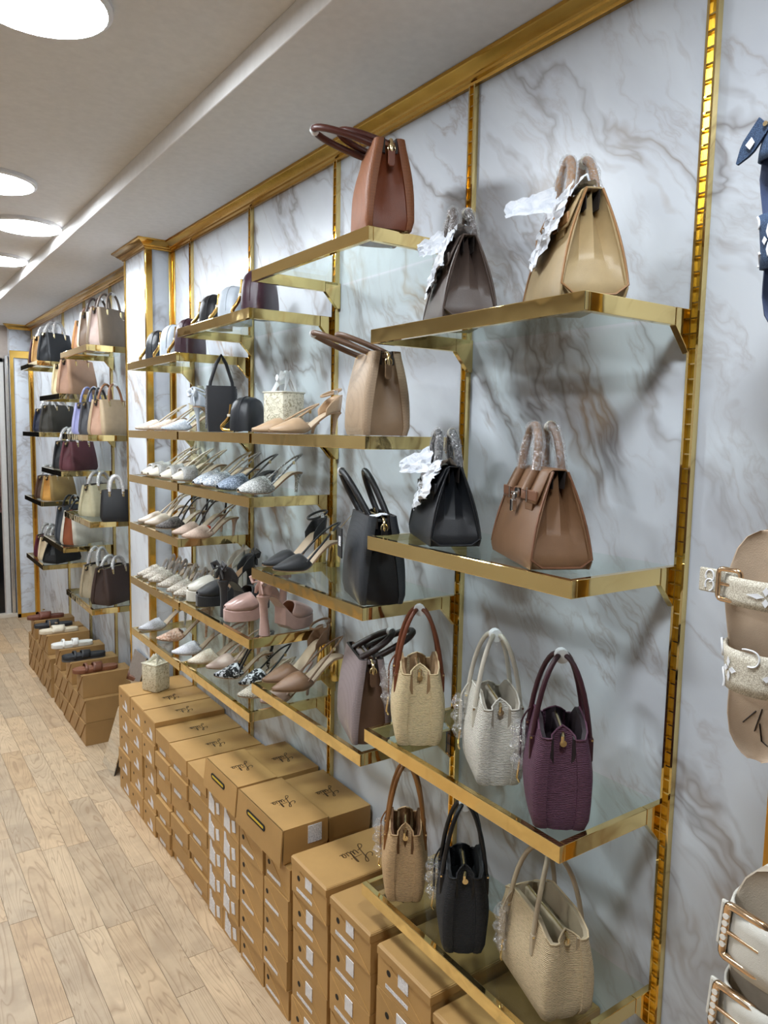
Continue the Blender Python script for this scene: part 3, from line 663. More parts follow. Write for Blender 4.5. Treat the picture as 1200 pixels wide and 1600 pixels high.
GD = 'dome bags with gold handles'
def domeb(label, y, z, c, x=-.215, L=.135, D=.08, H=.135, rot=52):
    r = math.radians(rot); t = thing('dome_bag', label, 'evening bag', (x+math.sin(r)*L/2, y+math.cos(r)*L/2, z+.0012), -r, GD); dome(t, L, D, H, c)
domeb('black dome bag on the higher shelf, farthest of its three', 2.50, 1.98, '1c1f24', H=.12)
domeb('white dome bag on the higher shelf, between black and burgundy ones', 2.335, 1.98, 'c9d2dc', H=.125)
domeb('burgundy dome bag on the higher shelf, nearest of its three', 2.15, 1.98, '3a1c2a', H=.15, L=.145, D=.085)
domeb('black dome bag beside the pillar, farthest of its three', 3.10, 1.902, '1c1f24', H=.135)
domeb('white dome bag beside the pillar, between black and burgundy ones', 2.92, 1.902, 'c9d2dc', H=.14)
domeb('burgundy dome bag beside the pillar, nearest of its three', 2.75, 1.902, '3a1c2a', H=.145)
domeb('black dome bag below its row, next to the tall black pouch', 2.235, 1.626, '1d2026', H=.115, L=.135, D=.085)
t = thing('black_pouch', 'tall black pouch with beaded edges and a loop strap', 'handbag', (-.19, 2.43, 1.627), math.radians(-112)); pouch(t, .10, .045, .155)
t = thing('box_bag', 'white embroidered box bag with white ribbon handles on the middle shelf', 'handbag', (-.118, 2.108, 1.627), math.radians(15)); boxbag(t, .092, .092, .125)
t = thing('box_bag', 'cream embroidered box bag standing on the kraft boxes', 'handbag', (-.170, 3.235, .4795), math.radians(25)); boxbag(t, .09, .085, .12, 'ddd6bf', 'a89c78', False, .03)
t = thing('box_bag', 'beige embroidered box bag with padded handles behind the white heel', 'handbag', (-.029, 3.06, 1.627), 0); boxbag(t, .12, .045, .115, 'd9cfae', 'b3a684', False, .08)
t = thing('box_bag', 'beige embroidered box bag behind the jewelled cream shoes', 'handbag', (-.029, 3.08, 1.443), 0); boxbag(t, .12, .045, .085, 'd6cbaa', 'b0a27c', False, .075)

# ------------------------------------------------------------------ shoes (toe towards local -x)
WT = [(0, .003), (.05, .011), (.12, .0195), (.22, .0295), (.34, .0355), (.48, .031), (.62, .0235), (.78, .0225), (.9, .0235), (.97, .017), (1, .006)]
WR = [(0, .010), (.03, .021), (.1, .030), (.22, .036), (.34, .037), (.48, .031), (.62, .024), (.78, .0225), (.9, .0235), (.97, .017), (1, .006)]
def shoe(label, x, y, z, ang=0, L=.215, hh=.065, c='d8b89a', mat=None, style='sling', cs=None, heel='stiletto', hm=None, strapm=None, blunt=False, plat=0.0, bow=None, group='heeled shoes on the shelves', tip=None, cat='shoe', tilt=0, pearl=False):
    """x, y = toe tip; ang = clockwise turn of the toe from pointing at the room"""
    A = math.radians(ang); ca, sa = math.cos(A), math.sin(A)
    t = thing('high_heel' if hh > .03 else 'flat_shoe', label, cat, (x+ca*L/2, y-sa*L/2, z+.0012), -A, group)
    um = mat or satin(c); smt = strapm or um; im = plain(cs or 'cdb79c', .5); WTAB = WR if blunt else WT
    X = lambda q: -L/2+L*q
    ZB = lambda q: plat + hh0*sm((q-.36)/.52) + (.004*(1-q/.2)**2 if q < .2 else 0)
    hh0 = hh - plat
    hw = lambda q: interp(WTAB, q)*L/.215
    rings = []
    for i in range(23):
        q = i/22; w = hw(q); b = ZB(q); rings.append([(X(q), -w, b), (X(q), w, b), (X(q), w, b+.004), (X(q), -w, b+.004)])
    MB().loft(rings).build('sole', plain(cs or 'b08d6c', .45) if not plat else um, t, smooth=40)
    if plat:
        rr = []
        for i in range(14):
            q = i/13*.62; w = hw(q)*1.04; bb = 0 if q < .45 else .02*sm((q-.45)/.17); rr.append([(X(q)-.003, -w, bb), (X(q)-.003, w, bb), (X(q)-.003, w, ZB(q)), (X(q)-.003, -w, ZB(q))])
        MB().loft(rr).build('platform', um, t, smooth=40, bevel=.002)
    rings = [[(X(q), -hw(q)*.9, ZB(q)+.0055), (X(q), hw(q)*.9, ZB(q)+.0055), (X(q), 0, ZB(q)+.0048)] for q in [.28+.70*i/12 for i in range(13)]]
    MB().loft(rings).build('insole', im, t, smooth=50)
    hgt = lambda q: interp([(0, .009), (.06, .019), (.15, .032), (.25, .042), (.34, .048), (.5, .05)] if blunt else [(0, .006), (.06, .012), (.15, .022), (.25, .032), (.34, .040), (.5, .043)], q)
    qe = .40 if not pearl else .36
    def vamp(u, v):
        ph = PI*v; side = abs(math.cos(ph)); q = u*(qe+.10*side**3); w = hw(q)*1.02; h = hgt(min(q, qe))*(1-.45*max(0, (q-qe)/.1))
        return (X(q), -w*math.copysign(abs(math.cos(ph))**.8, math.cos(ph)), ZB(q)+.003+h*math.sin(ph)**.75)
    vm = MB().grid(14, 17, vamp).build('vamp', um, t, smooth=60, solid=.0022)
    if tip: MB().grid(6, 13, lambda u, v: tuple(Vector(vamp(u*.45, v))+Vector((-.0012, 0, .0012)))).build('toe_cap', tip, vm, smooth=60)
    zt = ZB(.93)+.004
    if style in ('cup', 'ankle', 'bow'):
        ch = .052 if style != 'cup' else .045
        def cup(u, v):
            q = 1-.27*abs(2*u-1)**1.0 if True else 0; s = 1 if u > .5 else -1; k = abs(2*u-1)
            w = hw(q)*1.02*min(1, k*3) ; top = ch*(1-.62*k**1.6)
            return (X(q)+.006*v*(1-k), s*w*(1+.12*v), ZB(min(q, .95))+.003+top*v)
        MB().grid(21, 6, cup).build('heel_counter', um, t, smooth=60, solid=.002)
    if style == 'sling':
        p = [(X(.40), -hw(.4)*.95, ZB(.4)+.028)]
        a = bez((X(.42), -hw(.42)*.98, ZB(.42)+.022), (X(.62), -.026, ZB(.62)+.03), (X(.85), -.03, zt+.045), (X(1.0), 0, zt+.056), 12)
        b = [Vector((q.x, -q.y, q.z)) for q in a[::-1]][1:]
        MB().tube(a+b, .0032, 6, True, 1.0).build('slingback_strap', smt, t, smooth=60)
        MB().box(X(.80)-.004, X(.80)+.004, -.031, -.027, zt+.026, zt+.036).build('buckle', BRASS, t, bevel=.001)
    if style in ('ankle', 'loop'):
        zc = zt + (.055 if style == 'ankle' else .06); 
        pts = [(X(.86)+.030*math.cos(w), .027*math.sin(w), zc+.012*math.cos(w)) for w in [2*PI*i/20 for i in range(21)]]
        MB().tube(pts, .0036, 6).build('ankle_strap', smt, t, smooth=60)
        MB().box(X(.86)-.006, X(.86)+.006, -.030, -.026, zc-.006, zc+.006).build('buckle', STEEL, t, bevel=.001)
        if style == 'loop':
            MB().tube(bez((X(.96), 0, zt), (X(1.0), 0, zt+.02), (X(1.0), 0, zt+.04), (X(.99), 0, zc+.01), 6), .005, 6, True, .4).build('heel_strap', smt, t, smooth=60)
            for s in (-1, 1): MB().tube(bez((X(.42), s*hw(.42)*.9, ZB(.42)+.02), (X(.5), s*.02, ZB(.5)+.04), (X(.66), s*.026, zc-.01), (X(.78), s*.024, zc-.004), 8), .0034, 6).build('side_strap', smt, t, smooth=60)
    if style == 'mule2':      # two straps standing above the insole
        for q0 in (.52, .66):
            MB().tube([(X(q0)+.02*math.sin(PI*i/12), .026*math.cos(PI*i/12), ZB(q0)+.004+.050*math.sin(PI*i/12)) for i in range(13)], .0065, 6, True, .35).build('strap', smt, t, smooth=60)
    if bow:
        bx, bz = X(.985), zt+.046
        m = MB()
        for s in (-1, 1): m.tube([(bx, 0, bz), (bx+.004, s*.014, bz+.012), (bx+.006, s*.028, bz+.006), (bx+.006, s*.024, bz-.010), (bx+.002, s*.006, bz-.003)], [.004, .010, .011, .008, .004], 8, True, .5)
        for s in (-1, 1): m.tube([(bx, 0, bz), (bx+.004, s*.010, bz-.022), (bx+.004, s*.016, bz-.040)], [.004, .007, .004], 8, True, .4)
        m.build('bow', bow, t, smooth=50)
    if hh > .02:
        hmt = hm or um; q = .93; top = ZB(q)+.001
        if heel == 'stiletto': prof = [(.0, .017), (.12, .011), (.3, .007), (.6, .0052), (1, .0046)]; fl_ = 1.0
        elif heel == 'flare': prof = [(.0, .021), (.2, .013), (.55, .0125), (1, .0175)]; fl_ = 1.0
        elif heel == 'block': prof = [(.0, .020), (.15, .0165), (1, .0165)]; fl_ = 1.0
        else: prof = [(.0, .017), (.3, .010), (1, .009)]; fl_ = 1.0
        rg = []
        for s, r in prof:
            zz = top*(1-s); xx = X(q)-.006*s; n = 12
            sq = 4 if heel == 'block' else 2
            rg.append([(xx+r*math.copysign(abs(math.cos(w))**(2/sq), math.cos(w)), r*math.copysign(abs(math.sin(w))**(2/sq), math.sin(w)), zz) for w in [2*PI*k/n for k in range(n)]])
        MB().loft(rg).build('heel', hmt, t, smooth=50)
    return t
G1 = glitter('b9c4d2'); G2_ = glitter('8798b0', 'c8d4e6'); G3 = glitter('cfd0cc'); PEARL = beaded('b9ab98', 'f2eadf', 230); CREAM = satin('e6dcc8')
NUDE = leather('c6a684', .32, 1500); BRN = leather('8a6a50', .3, 1500); BLK = satin('15161a', .55); PINK = satin('c4a095', .28); GLH = gold((.86, .66, .26), .12, .6)
Z = lambda b, k: SZ[b][k]
x0 = -.268
# second bay: nude, black and brown pumps
shoe('nude pointed slingback pump in front of the white box bag, farther of the pair', x0, 2.015, Z(1, 1), 3, mat=NUDE, style='sling', hh=.03)
shoe('nude pointed pump with its heel behind the taupe tote', x0, 1.905, Z(1, 1), 3, mat=NUDE, style='ankle', hh=.06, L=.225)
shoe('black pointed pump with black ankle cuff and gold block heel, farther', x0+.01, 1.965, Z(1, 2), -2, mat=BLK, style='ankle', hh=.085, heel='block', hm=GLH, L=.215)
shoe('black pointed pump touching the big black tote', x0+.004, 1.885, Z(1, 2), 2, mat=BLK, style='sling', hh=.07, heel='block', hm=GLH, L=.215)
shoe('brown leather pump with tall heel counter and gold heel, farther of pair', x0+.005, 1.955, Z(1, 3), 0, mat=BRN, style='ankle', hh=.095, heel='block', hm=GLH, L=.225)
shoe('brown leather pump at the shelf edge beside the grey tote', x0-.006, 1.870, Z(1, 3), 0, mat=BRN, style='sling', hh=.07, heel='block', hm=GLH, L=.235)
# third bay, glitter row
zz = Z(2, 2); zd = Z(3, 2)
shoe('silver glitter slingback nearest the camera, at the shelf corner', x0, 2.115, zz, 2, mat=G3, strapm=glitter('a9a9ab'), blunt=True, hh=.06)
shoe('blue grey glitter shoe with black knot, second from the shelf corner', x0, 2.278, zz, 0, mat=G2_, strapm=satin('4a4644'), blunt=True, hh=.055, cs='2b2a2c')
shoe('ice white glitter shoe, third from the shelf corner', x0, 2.410, zz, 0, mat=G1, strapm=satin('8f8780'), blunt=True, hh=.055)
shoe('ice white glitter shoe, fourth from the shelf corner', x0, 2.492, zz, 0, mat=G1, strapm=satin('b8a892'), blunt=True, hh=.055)
JW = beaded('c9c3bb', 'ffffff', 330)
for k, (yy, lb) in enumerate(((2.712, 'with a clear jewelled band, nearest of four'), (2.842, 'with a jewelled toe, second of four'), (2.990, 'with a jewelled toe, third of four'), (3.070, 'with a jewelled toe, farthest of four'))):
    shoe('cream slingback shoe ' + lb, x0, yy, zd, 0, mat=CREAM, strapm=satin('cbb9a0'), blunt=True, hh=.055, tip=None).name
    t = [o for o in COL.objects if o.get('label', '').startswith('cream slingback shoe ' + lb)][0]
    L = .215; MB().grid(6, 13, lambda u, v: (-L/2+L*(.15+.25*u), -.037*math.cos(PI*v), .006+(.040+.012*u)*math.sin(PI*v)**.75)).build('jewelled_band', JW, t, smooth=60, solid=.004)
# bay beside the pillar
z3 = Z(3, 3); PALE = satin('dcc9b4'); DK = lace('3b3533', '77706c', 120)
shoe('blush lace slingback nearest the camera with an orange sticker', x0, 2.607, z3, 2, mat=lace('d9c0ae', 'cbb09e', 150), strapm=satin('a98f7c'), hh=.065)
shoe('blush lace slingback behind the orange sticker shoe', x0, 2.715, z3, 0, mat=lace('d9c0ae', 'cdb3a2', 150), strapm=satin('3a3030'), hh=.065, style='loop')
shoe('dark charcoal lace shoe between blush and cream ones', x0, 2.905, z3, 0, mat=DK, strapm=satin('2c2626'), hh=.06, style='loop')
shoe('cream satin shoe, second from the pillar on its shelf', x0, 3.045, z3, 0, mat=PALE, hh=.06, style='loop')
shoe('cream satin shoe closest to the pillar on its shelf', x0, 3.130, z3, 0, mat=PALE, hh=.06, style='sling')
st = [o for o in COL.objects if o.get('label', '').startswith('blush lace slingback nearest')][0]
MB().box(-.012, -.002, -.005, .012, .024, .040).build('orange_sticker', plain('e8542a', .5), st)
z1 = Z(3, 1)
shoe('blush embroidered pump closest to the pillar, below the dome bags', x0, 3.150, z1, 2, mat=lace('dcc6b4', 'e8dccb', 130), hh=.05, strapm=satin('dccbb4'))
shoe('blush embroidered pump beside the white heel, below the dome bags', x0, 2.975, z1, 2, mat=lace('d6bda8', 'e2d2bf', 130), hh=.05, strapm=satin('dccbb4'))
shoe('ice white lace pump pointing at the room, beside the black pouch', x0, 2.820, z1, 6, mat=lace('c3cbd6', 'dfe4ea', 130), hh=.06, strapm=satin('cdd4dc'), style='sling')
t = shoe('ice white high heel shown heel first with a bow at the ankle', -.02, 2.63, z1, 176, mat=satin('c9d2dd'), hh=.085, style='ankle', bow=satin('d9e0e8'), L=.20)
shoe('blush shoe with an orange tag behind the white high heel', -.14, 2.545, z1, 10, mat=satin('d2b5a2'), hh=.03, L=.12)
z4 = Z(3, 4)
for k, (yy, lb) in enumerate(((2.708, 'nearest of six'), (2.785, 'second of six'), (2.892, 'third of six'), (3.008, 'fourth of six'), (3.082, 'fifth of six'), (3.156, 'farthest of six'))):
    shoe('ivory pearl beaded mule, %s in its row' % lb, x0, yy, z4, 0, mat=PEARL, strapm=satin('a39c98') if k % 2 else satin('bdb4ac'), style='mule2', hh=.045, group='pearl mules')
zp = Z(2, 3)
def plat(label, x, y, ang, c, mat=None, sole='9c7a5a'):
    m = mat or satin(c, .28); return shoe(label, x, y, zp, ang, mat=m, style='bow', bow=m, hh=.12, plat=.035, heel='flare', blunt=True, L=.215, cs=sole, group='platform heels')
plat('white satin platform heel with ankle bow', -.262, 2.572, 3, 'ddd8ca')
plat('black satin platform heel, toe away from the room', -.055, 2.36, 160, '17181c', BLK)
plat('black satin platform shoe behind, toe at the shelf edge', -.262, 2.478, 2, '17181c', BLK)
plat('pink satin platform heel with its toe toward the wall', -.040, 2.075, 163, 'c4a095', PINK, 'b58a5c')
plat('pink satin platform heel with its toe at the shelf edge', -.262, 2.235, 8, 'c4a095', PINK, 'b58a5c')
z5 = Z(3, 5)
shoe('white snakeskin pump closest to the pillar on the lowest shelf', x0-.008, 3.120, z5, 5, mat=beaded('c9cbd2', 'f2f2f6', 300), hh=.075, style='ankle', strapm=satin('d5cfc6'))
shoe('peach flower shoe with ribbon bow on the lowest shelf', x0+.006, 2.93, z5, 16, mat=beaded('d9ab8e', 'f0d3bf', 120), hh=.08, style='bow', bow=satin('dcc6b2'))
shoe('white lace pump with clear heel, third from the pillar below', x0-.006, 2.715, z5, 14, mat=lace('d6d6de', 'eeeef2', 120), hh=.075, style='cup', hm=satin('d0cabf'))
z6 = Z(2, 4); BW = lace('121316', 'd8dade', 65, .49, .55)
shoe('cream lace pump with an orange dot behind its toe', x0-.005, 2.548, z6, 6, mat=lace('ddccb0', 'efe6d4', 120), hh=.06, style='ankle', strapm=satin('b98d78'))
shoe('pale pink pump beside the cream lace one', x0+.028, 2.455, z6, 2, mat=satin('d9bfb0'), hh=.06, style='sling')
shoe('black and white patterned sandal with its toe toward the camera', -.250, 2.360, z6, 22, mat=BW, strapm=BLK, hh=.075, style='loop', L=.20)
shoe('black and white patterned sandal lying behind the brown pumps', -.215, 2.232, z6, -4, mat=BW, strapm=BLK, hh=.05, style='sling', L=.20)
shoe('cream snakeskin pump at the corner of the lowest shelf', -.262, 2.135, z6, 10, mat=beaded('cfc4ac', 'f1ebdc', 300), hh=.05, style='sling', L=.19)
shoe('small pink pump next to the cream snakeskin one', -.226, 2.046, z6, 2, mat=satin('d6b3a6'), hh=.045, style='sling', L=.18)

# ------------------------------------------------------------------ shoe boxes
BH = .0955
def lettering(parent, cx, cy, z, size, mat=None, flip=True):
    ST = [[(.10,.62),(.02,.52),(.05,.42),(.18,.46),(.33,.62),(.385,.76),(.33,.79),(.28,.66),(.245,.35),(.19,.03),(.11,-.10),(.05,-.03),(.13,.09),(.30,.17)],
          [(.36,.31),(.365,.14),(.41,.10),(.46,.20),(.475,.31)], [(.475,.31),(.475,.14),(.52,.11)], [(.52,.11),(.585,.40),(.605,.62),(.575,.64),(.56,.25),(.60,.10),(.65,.14)],
          [(.67,.30),(.67,.13),(.71,.12)], [(.83,.28),(.77,.31),(.735,.21),(.765,.11),(.81,.16),(.83,.29),(.83,.13),(.89,.15)], [(.665,.43),(.675,.46)], [(.30,.40),(.62,.44)]]
    m = MB(); sg = -1 if flip else 1
    P = lambda p: (cx+sg*(p[0]-.45)*size, cy+sg*(p[1]-.3)*size)
    for s in ST:
        pts = []
        for i in range(len(s)-1):
            p0, p1, p2, p3 = s[max(i-1, 0)], s[i], s[i+1], s[min(i+2, len(s)-1)]
            for k in range(4):
                t = k/4; pts.append(tuple(.5*(2*p1[d]+(p2[d]-p0[d])*t+(2*p0[d]-5*p1[d]+4*p2[d]-p3[d])*t*t+(3*p1[d]-p0[d]-3*p2[d]+p3[d])*t**3) for d in (0, 1)))
        pts = [P(p) for p in pts+[s[-1]]]; vs = []
        for i, p in enumerate(pts):
            a, b = pts[max(i-1, 0)], pts[min(i+1, len(pts)-1)]; dx, dy = b[0]-a[0], b[1]-a[1]; l = math.hypot(dx, dy) or 1
            w = size*(.0045+.011*abs(dy)/l); vs += [(p[0]-dy/l*w, p[1]+dx/l*w, z), (p[0]+dy/l*w, p[1]-dx/l*w, z), (p[0]+dy/l*w, p[1]-dx/l*w, z+.0006), (p[0]-dy/l*w, p[1]+dx/l*w, z+.0006)]
        m.loft([vs[4*i:4*i+4] for i in range(len(pts))])
    m.build('lettering', mat or plain('3a2a17', .4), parent)['kind'] = 'stuff'
BXC = {}
def boxmesh(key, f):
    if key not in BXC: BXC[key] = f()
    return BXC[key]
DARKH = plain('17120d', .8); BL = .292
SEQ = ['lowest', 'second from the floor', 'third from the floor', 'fourth from the floor', 'fifth from the floor', 'topmost']
def shoebox(label, x, y, z, w, h, kind, dep=BL, grp='kraft shoe boxes under the shelves', bare=False, top=False):
    """x = front face (towards the room), y = centre, local x runs to the wall"""
    w = round(w, 3); h = round(h, 4); k = (kind, w, h, dep, bare, top)
    t = thing('shoe_box', label, 'shoe box', (x, y, z), 0, grp)
    W2 = w/2-.0012
    if kind == 'B':
        bm_ = boxmesh(('b',)+k, lambda: MB().box(.007, dep, -W2+.001, W2-.001, 0, h-.004).mesh('body', KRAFT))
        lm_ = boxmesh(('l',)+k, lambda: MB().box(.0, .006, -W2, W2, h*.36, h-.001).box(.006, dep+.001, -W2, W2, h-.005, h-.001).box(.007, dep, -W2, -W2+.0012, h*.6, h-.005).box(.007, dep, W2-.0012, W2, h*.6, h-.005).mesh('lid', KRAFT))
        link('body', bm_, t); link('lid', lm_, t)
        link('strip_label', boxmesh(('s', w), lambda: MB().box(.0055, .0072, -W2*.2, W2*.62, h*.07, h*.24).mesh('strip_label', printed(300))), t)
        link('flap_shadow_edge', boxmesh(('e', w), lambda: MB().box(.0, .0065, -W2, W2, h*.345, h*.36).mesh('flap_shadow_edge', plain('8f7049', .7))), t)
    else:
        link('body', boxmesh(('b',)+k, lambda: MB().box(.0015, dep, -W2, W2, 0, h-.0012).mesh('body', KRAFT)), t)
        link('front_flap', boxmesh(('f', kind, w, h), lambda: MB().prism([(W2-.0005, h-.002), (W2-.0005, .0005), (-W2+.0005, .0005)] if kind != 'A' else [(W2-.0005, h*.96), (W2-.0005, .0005), (-W2+.0005, .0005), (-W2+.0005, h*.96)], 'x', 0, .0015).mesh('front_flap', KRAFT)), t)
        if top:
            link('lid', boxmesh(('l',)+k, lambda: MB().loft([[(-.002, -W2-.0015, h-.022), (dep+.001, -W2-.0015, h-.022), (dep+.001, W2+.0005, h-.022), (-.002, W2+.0005, h-.022)], [(-.002, -W2-.0015, h-.004), (dep+.001, -W2-.0015, h-.004), (dep+.001, W2+.0005, h-.004), (-.002, W2+.0005, h-.004)], [(.004, -W2+.004, h), (dep-.004, -W2+.004, h), (dep-.004, W2-.004, h), (.004, W2-.004, h)]]).mesh('lid', KRAFT)), t)
        if not bare:
            f = -.0006
            if kind == 'A':
                link('finger_hole', boxmesh(('h', kind), lambda: MB().disc((f, W2*.55, h*.60), .006, (1, 0, 0), 12, .001).mesh('finger_hole', DARKH)), t)
                link('label', boxmesh(('lb', kind), lambda: MB().prism([(-W2*.15, h*.18), (-W2*.15, h*.58), (-W2*.48, h*.40), (-W2*.52, h*.10), (W2*.25, h*.14), (W2*.25, h*.26)], 'x', f, .001).mesh('label', plain('e2e1e6', .5))), t)
            if kind == 'C':
                link('label', boxmesh(('lb', kind), lambda: MB().prism([(W2*.72, h*.95), (W2*.55, h*.95), (W2*.45, h*.72), (W2*.05, h*.60), (W2*.0, h*.08), (W2*.8, h*.12)], 'x', f, .001).mesh('label', printed(420))), t)
                link('size_sticker', boxmesh(('st', kind), lambda: MB().prism([(-W2*.18, h*.62), (-W2*.58, h*.70), (-W2*.66, h*.30), (-W2*.28, h*.22)], 'x', f, .001).mesh('size_sticker', printed(500))), t)
            if kind == 'D':
                link('finger_hole', boxmesh(('h', kind), lambda: MB().disc((f, W2*.66, h*.60), .0075, (1, 0, 0), 14, .001).mesh('finger_hole', DARKH)), t)
                link('strip_label', boxmesh(('s', kind), lambda: MB().box(f, .001, -W2*.25, W2*.80, h*.16, h*.27).mesh('strip_label', printed(300))), t)
            if kind == 'D' and w > .165:
                link('label', boxmesh(('lb', kind, w), lambda: MB().box(f, .001, -W2*.20, W2*.18, h*.46, h*.84).mesh('label', printed(420))), t)
    return t
# stacks from the mirror towards the camera: y0, y1, number, box height, kind
STK = [(3.195, 3.370, 5, .0955, 'A'), (3.010, 3.190, 5, .0955, 'A'), (2.848, 3.004, 5, .0955, 'A'), (2.680, 2.844, 5, .0915, 'B'), (2.490, 2.676, 5, .0915, 'B'), (2.308, 2.486, 5, .0915, 'B'),
       (2.176, 2.303, 5, .0898, 'C'), (2.042, 2.172, 5, .0898, 'C'), (1.868, 2.028, 5, .0885, 'D'), (1.714, 1.862, 5, .0885, 'D'), (1.508, 1.692, 5, .1005, 'D'), (1.310, 1.488, 5, .1000, 'D'), (1.092, 1.284, 5, .0990, 'D'), (.905, 1.086, 5, .0935, 'D')]
for i, (a, b, n, h, kd) in enumerate(STK):
    for j in range(n):
        jx = RND.uniform(-.004, .004) if kd != 'B' else RND.uniform(-.003, .006); jy = RND.uniform(-.0012, .0012)
        lb = 'kraft shoe box, %s in the %s stack from the leaning mirror' % ('topmost' if j == n-1 else SEQ[j], ORD[i])
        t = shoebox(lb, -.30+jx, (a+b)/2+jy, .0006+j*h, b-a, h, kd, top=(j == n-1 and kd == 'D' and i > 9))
        if j == n-1 and i in (1, 2, 3, 4, 5, 10, 11): lettering(t, .145, 0, h+.0002, .095 if i > 9 else .075, plain('5a3f1c', .35) if i > 9 else None)
# boot boxes two deep, with handle slots
def bootbox(label, x0, x1, y0, y1, z, h, slot, skew=0, sticker=None):
    t = thing('boot_box', label, 'shoe box', (x0, (y0+y1)/2, z), skew, 'large kraft boot boxes with handle slots' if slot else 'large kraft boxes against the wall')
    w = (y1-y0)/2; d = x1-x0
    MB().box(.004, d, -w+.003, w-.003, 0, h-.004).build('body', KRAFT, t, bevel=.001)
    lid = MB().box(0, d+.001, -w, w, h-.004, h).box(d-.001, d+.001, -w, w, h*.35, h-.004)
    lid.prism([(.004, h-.004), (d, h-.004), (d, h*.3), (.002, h*(.02 if slot else .3))], 'y', w-.002, w).prism([(.004, h-.004), (d, h-.004), (d, h*.3), (.002, h*(.02 if slot else .3))], 'y', -w, -w+.002)
    lm = lid.build('lid', KRAFT, t, bevel=.0006)
    fr = [[(-.001, -w-.001, h), (-.001, w+.001, h), (.003, w+.001, h), (.003, -w-.001, h)], [(-.010 if slot else -.001, -w-.004, 0 if slot else h*.3), (-.010 if slot else -.001, w+.002, 0 if slot else h*.3), (-.006 if slot else .003, w+.002, 0 if slot else h*.3), (-.006 if slot else .003, -w-.004, 0 if slot else h*.3)]]
    MB().loft(fr).build('lid_front', KRAFT, t)
    if slot:
        zc = h*.62; xs = -.0054; ra = .009; ln = w*.36; yo = w*.10
        P = lambda r, o: [(yo+sg*ln+r*math.cos(q), zc+o+r*math.sin(q)) for sg, q0 in ((1, -PI/2), (-1, PI/2)) for q in [q0+PI*i/8 for i in range(9)]]
        MB().prism(P(ra, 0), 'x', xs-.0012, xs+.004).build('handle_slot', plain('0d0b09', .9), t)
        MB().prism([(p[0]*.92, p[1]) for p in P(.0035, .001)], 'x', xs-.002, xs).build('yellow_lining', plain('cfae2e', .6), t)
    if sticker == 'white': MB().box(d*.55, d*.85, -w-.0025, -w+.001, h*.42, h*.92).build('label', printed(480), t)
    if sticker == 'strip': MB().box(d*.12, d*.75, -w-.0008, -w+.001, h*.06, h*.2).build('strip_label', printed(300), t)
    lettering(t, d*.52, 0, h+.0003, .075); return t
bootbox('large kraft boot box with a handle slot, farther of two', -.302, -.166, 2.050, 2.303, .4500, .093, True)
bootbox('large kraft boot box with a handle slot and white sticker, nearer of two', -.304, -.160, 1.742, 2.032, .4440, .102, True, 0, 'white')
bootbox('large kraft box behind the farther slotted boot box', -.160, -.010, 2.060, 2.300, .4500, .085, False)
bootbox('large kraft box behind the nearer slotted boot box, against the wall', -.152, -.010, 1.750, 2.030, .4440, .092, False, 0, 'strip')
# far pile
FBX = card('a27f50')
def farbox(label, y, z, w=.122, h=.121, x=-.322, d=.245):
    t = thing('shoe_box', label, 'shoe box', (x, y, z), 0, 'kraft shoe boxes under the far shelves')
    link('body', boxmesh(('fb',), lambda: MB().box(.0015, d, -w/2+.001, w/2-.001, 0, h-.001).mesh('body', FBX)), t)
    link('end_flap', boxmesh(('ff',), lambda: MB().prism([(w/2-.002, h-.004), (-w/2+.002, h-.004), (w/2-.002, .004)], 'x', -.004, .0015).mesh('end_flap', FBX)), t)
    link('end_flap', boxmesh(('fg',), lambda: MB().prism([(-w/2+.002, h-.010), (-w/2+.002, .002), (w/2-.012, .002)], 'x', -.001, .0015).mesh('end_flap', FBX)), t)
    return t
for g, (ys, nm) in enumerate(((3.965, 'nearer'), (4.80, 'farther'))):
    for r in range(2):
        for k in range(6): farbox('kraft shoe box, %s row, %s from the camera, %s far pile' % (('bottom', 'second')[r], ORD[k], nm), ys-.0+.124*k, .0006+r*.1215, x=-.322+RND.uniform(-.004, .004))
SL = []
for y, nm in ((4.0, 'brown slide near the pillar'), (4.25, 'black slide'), (4.53, 'white slide'), (4.89, 'cream slide'), (5.05, 'far black slide'), (5.30, 'far brown slide')):
    farbox('kraft shoe box carrying the ' + nm, y, .0006+2*.1215); SL.append(y)

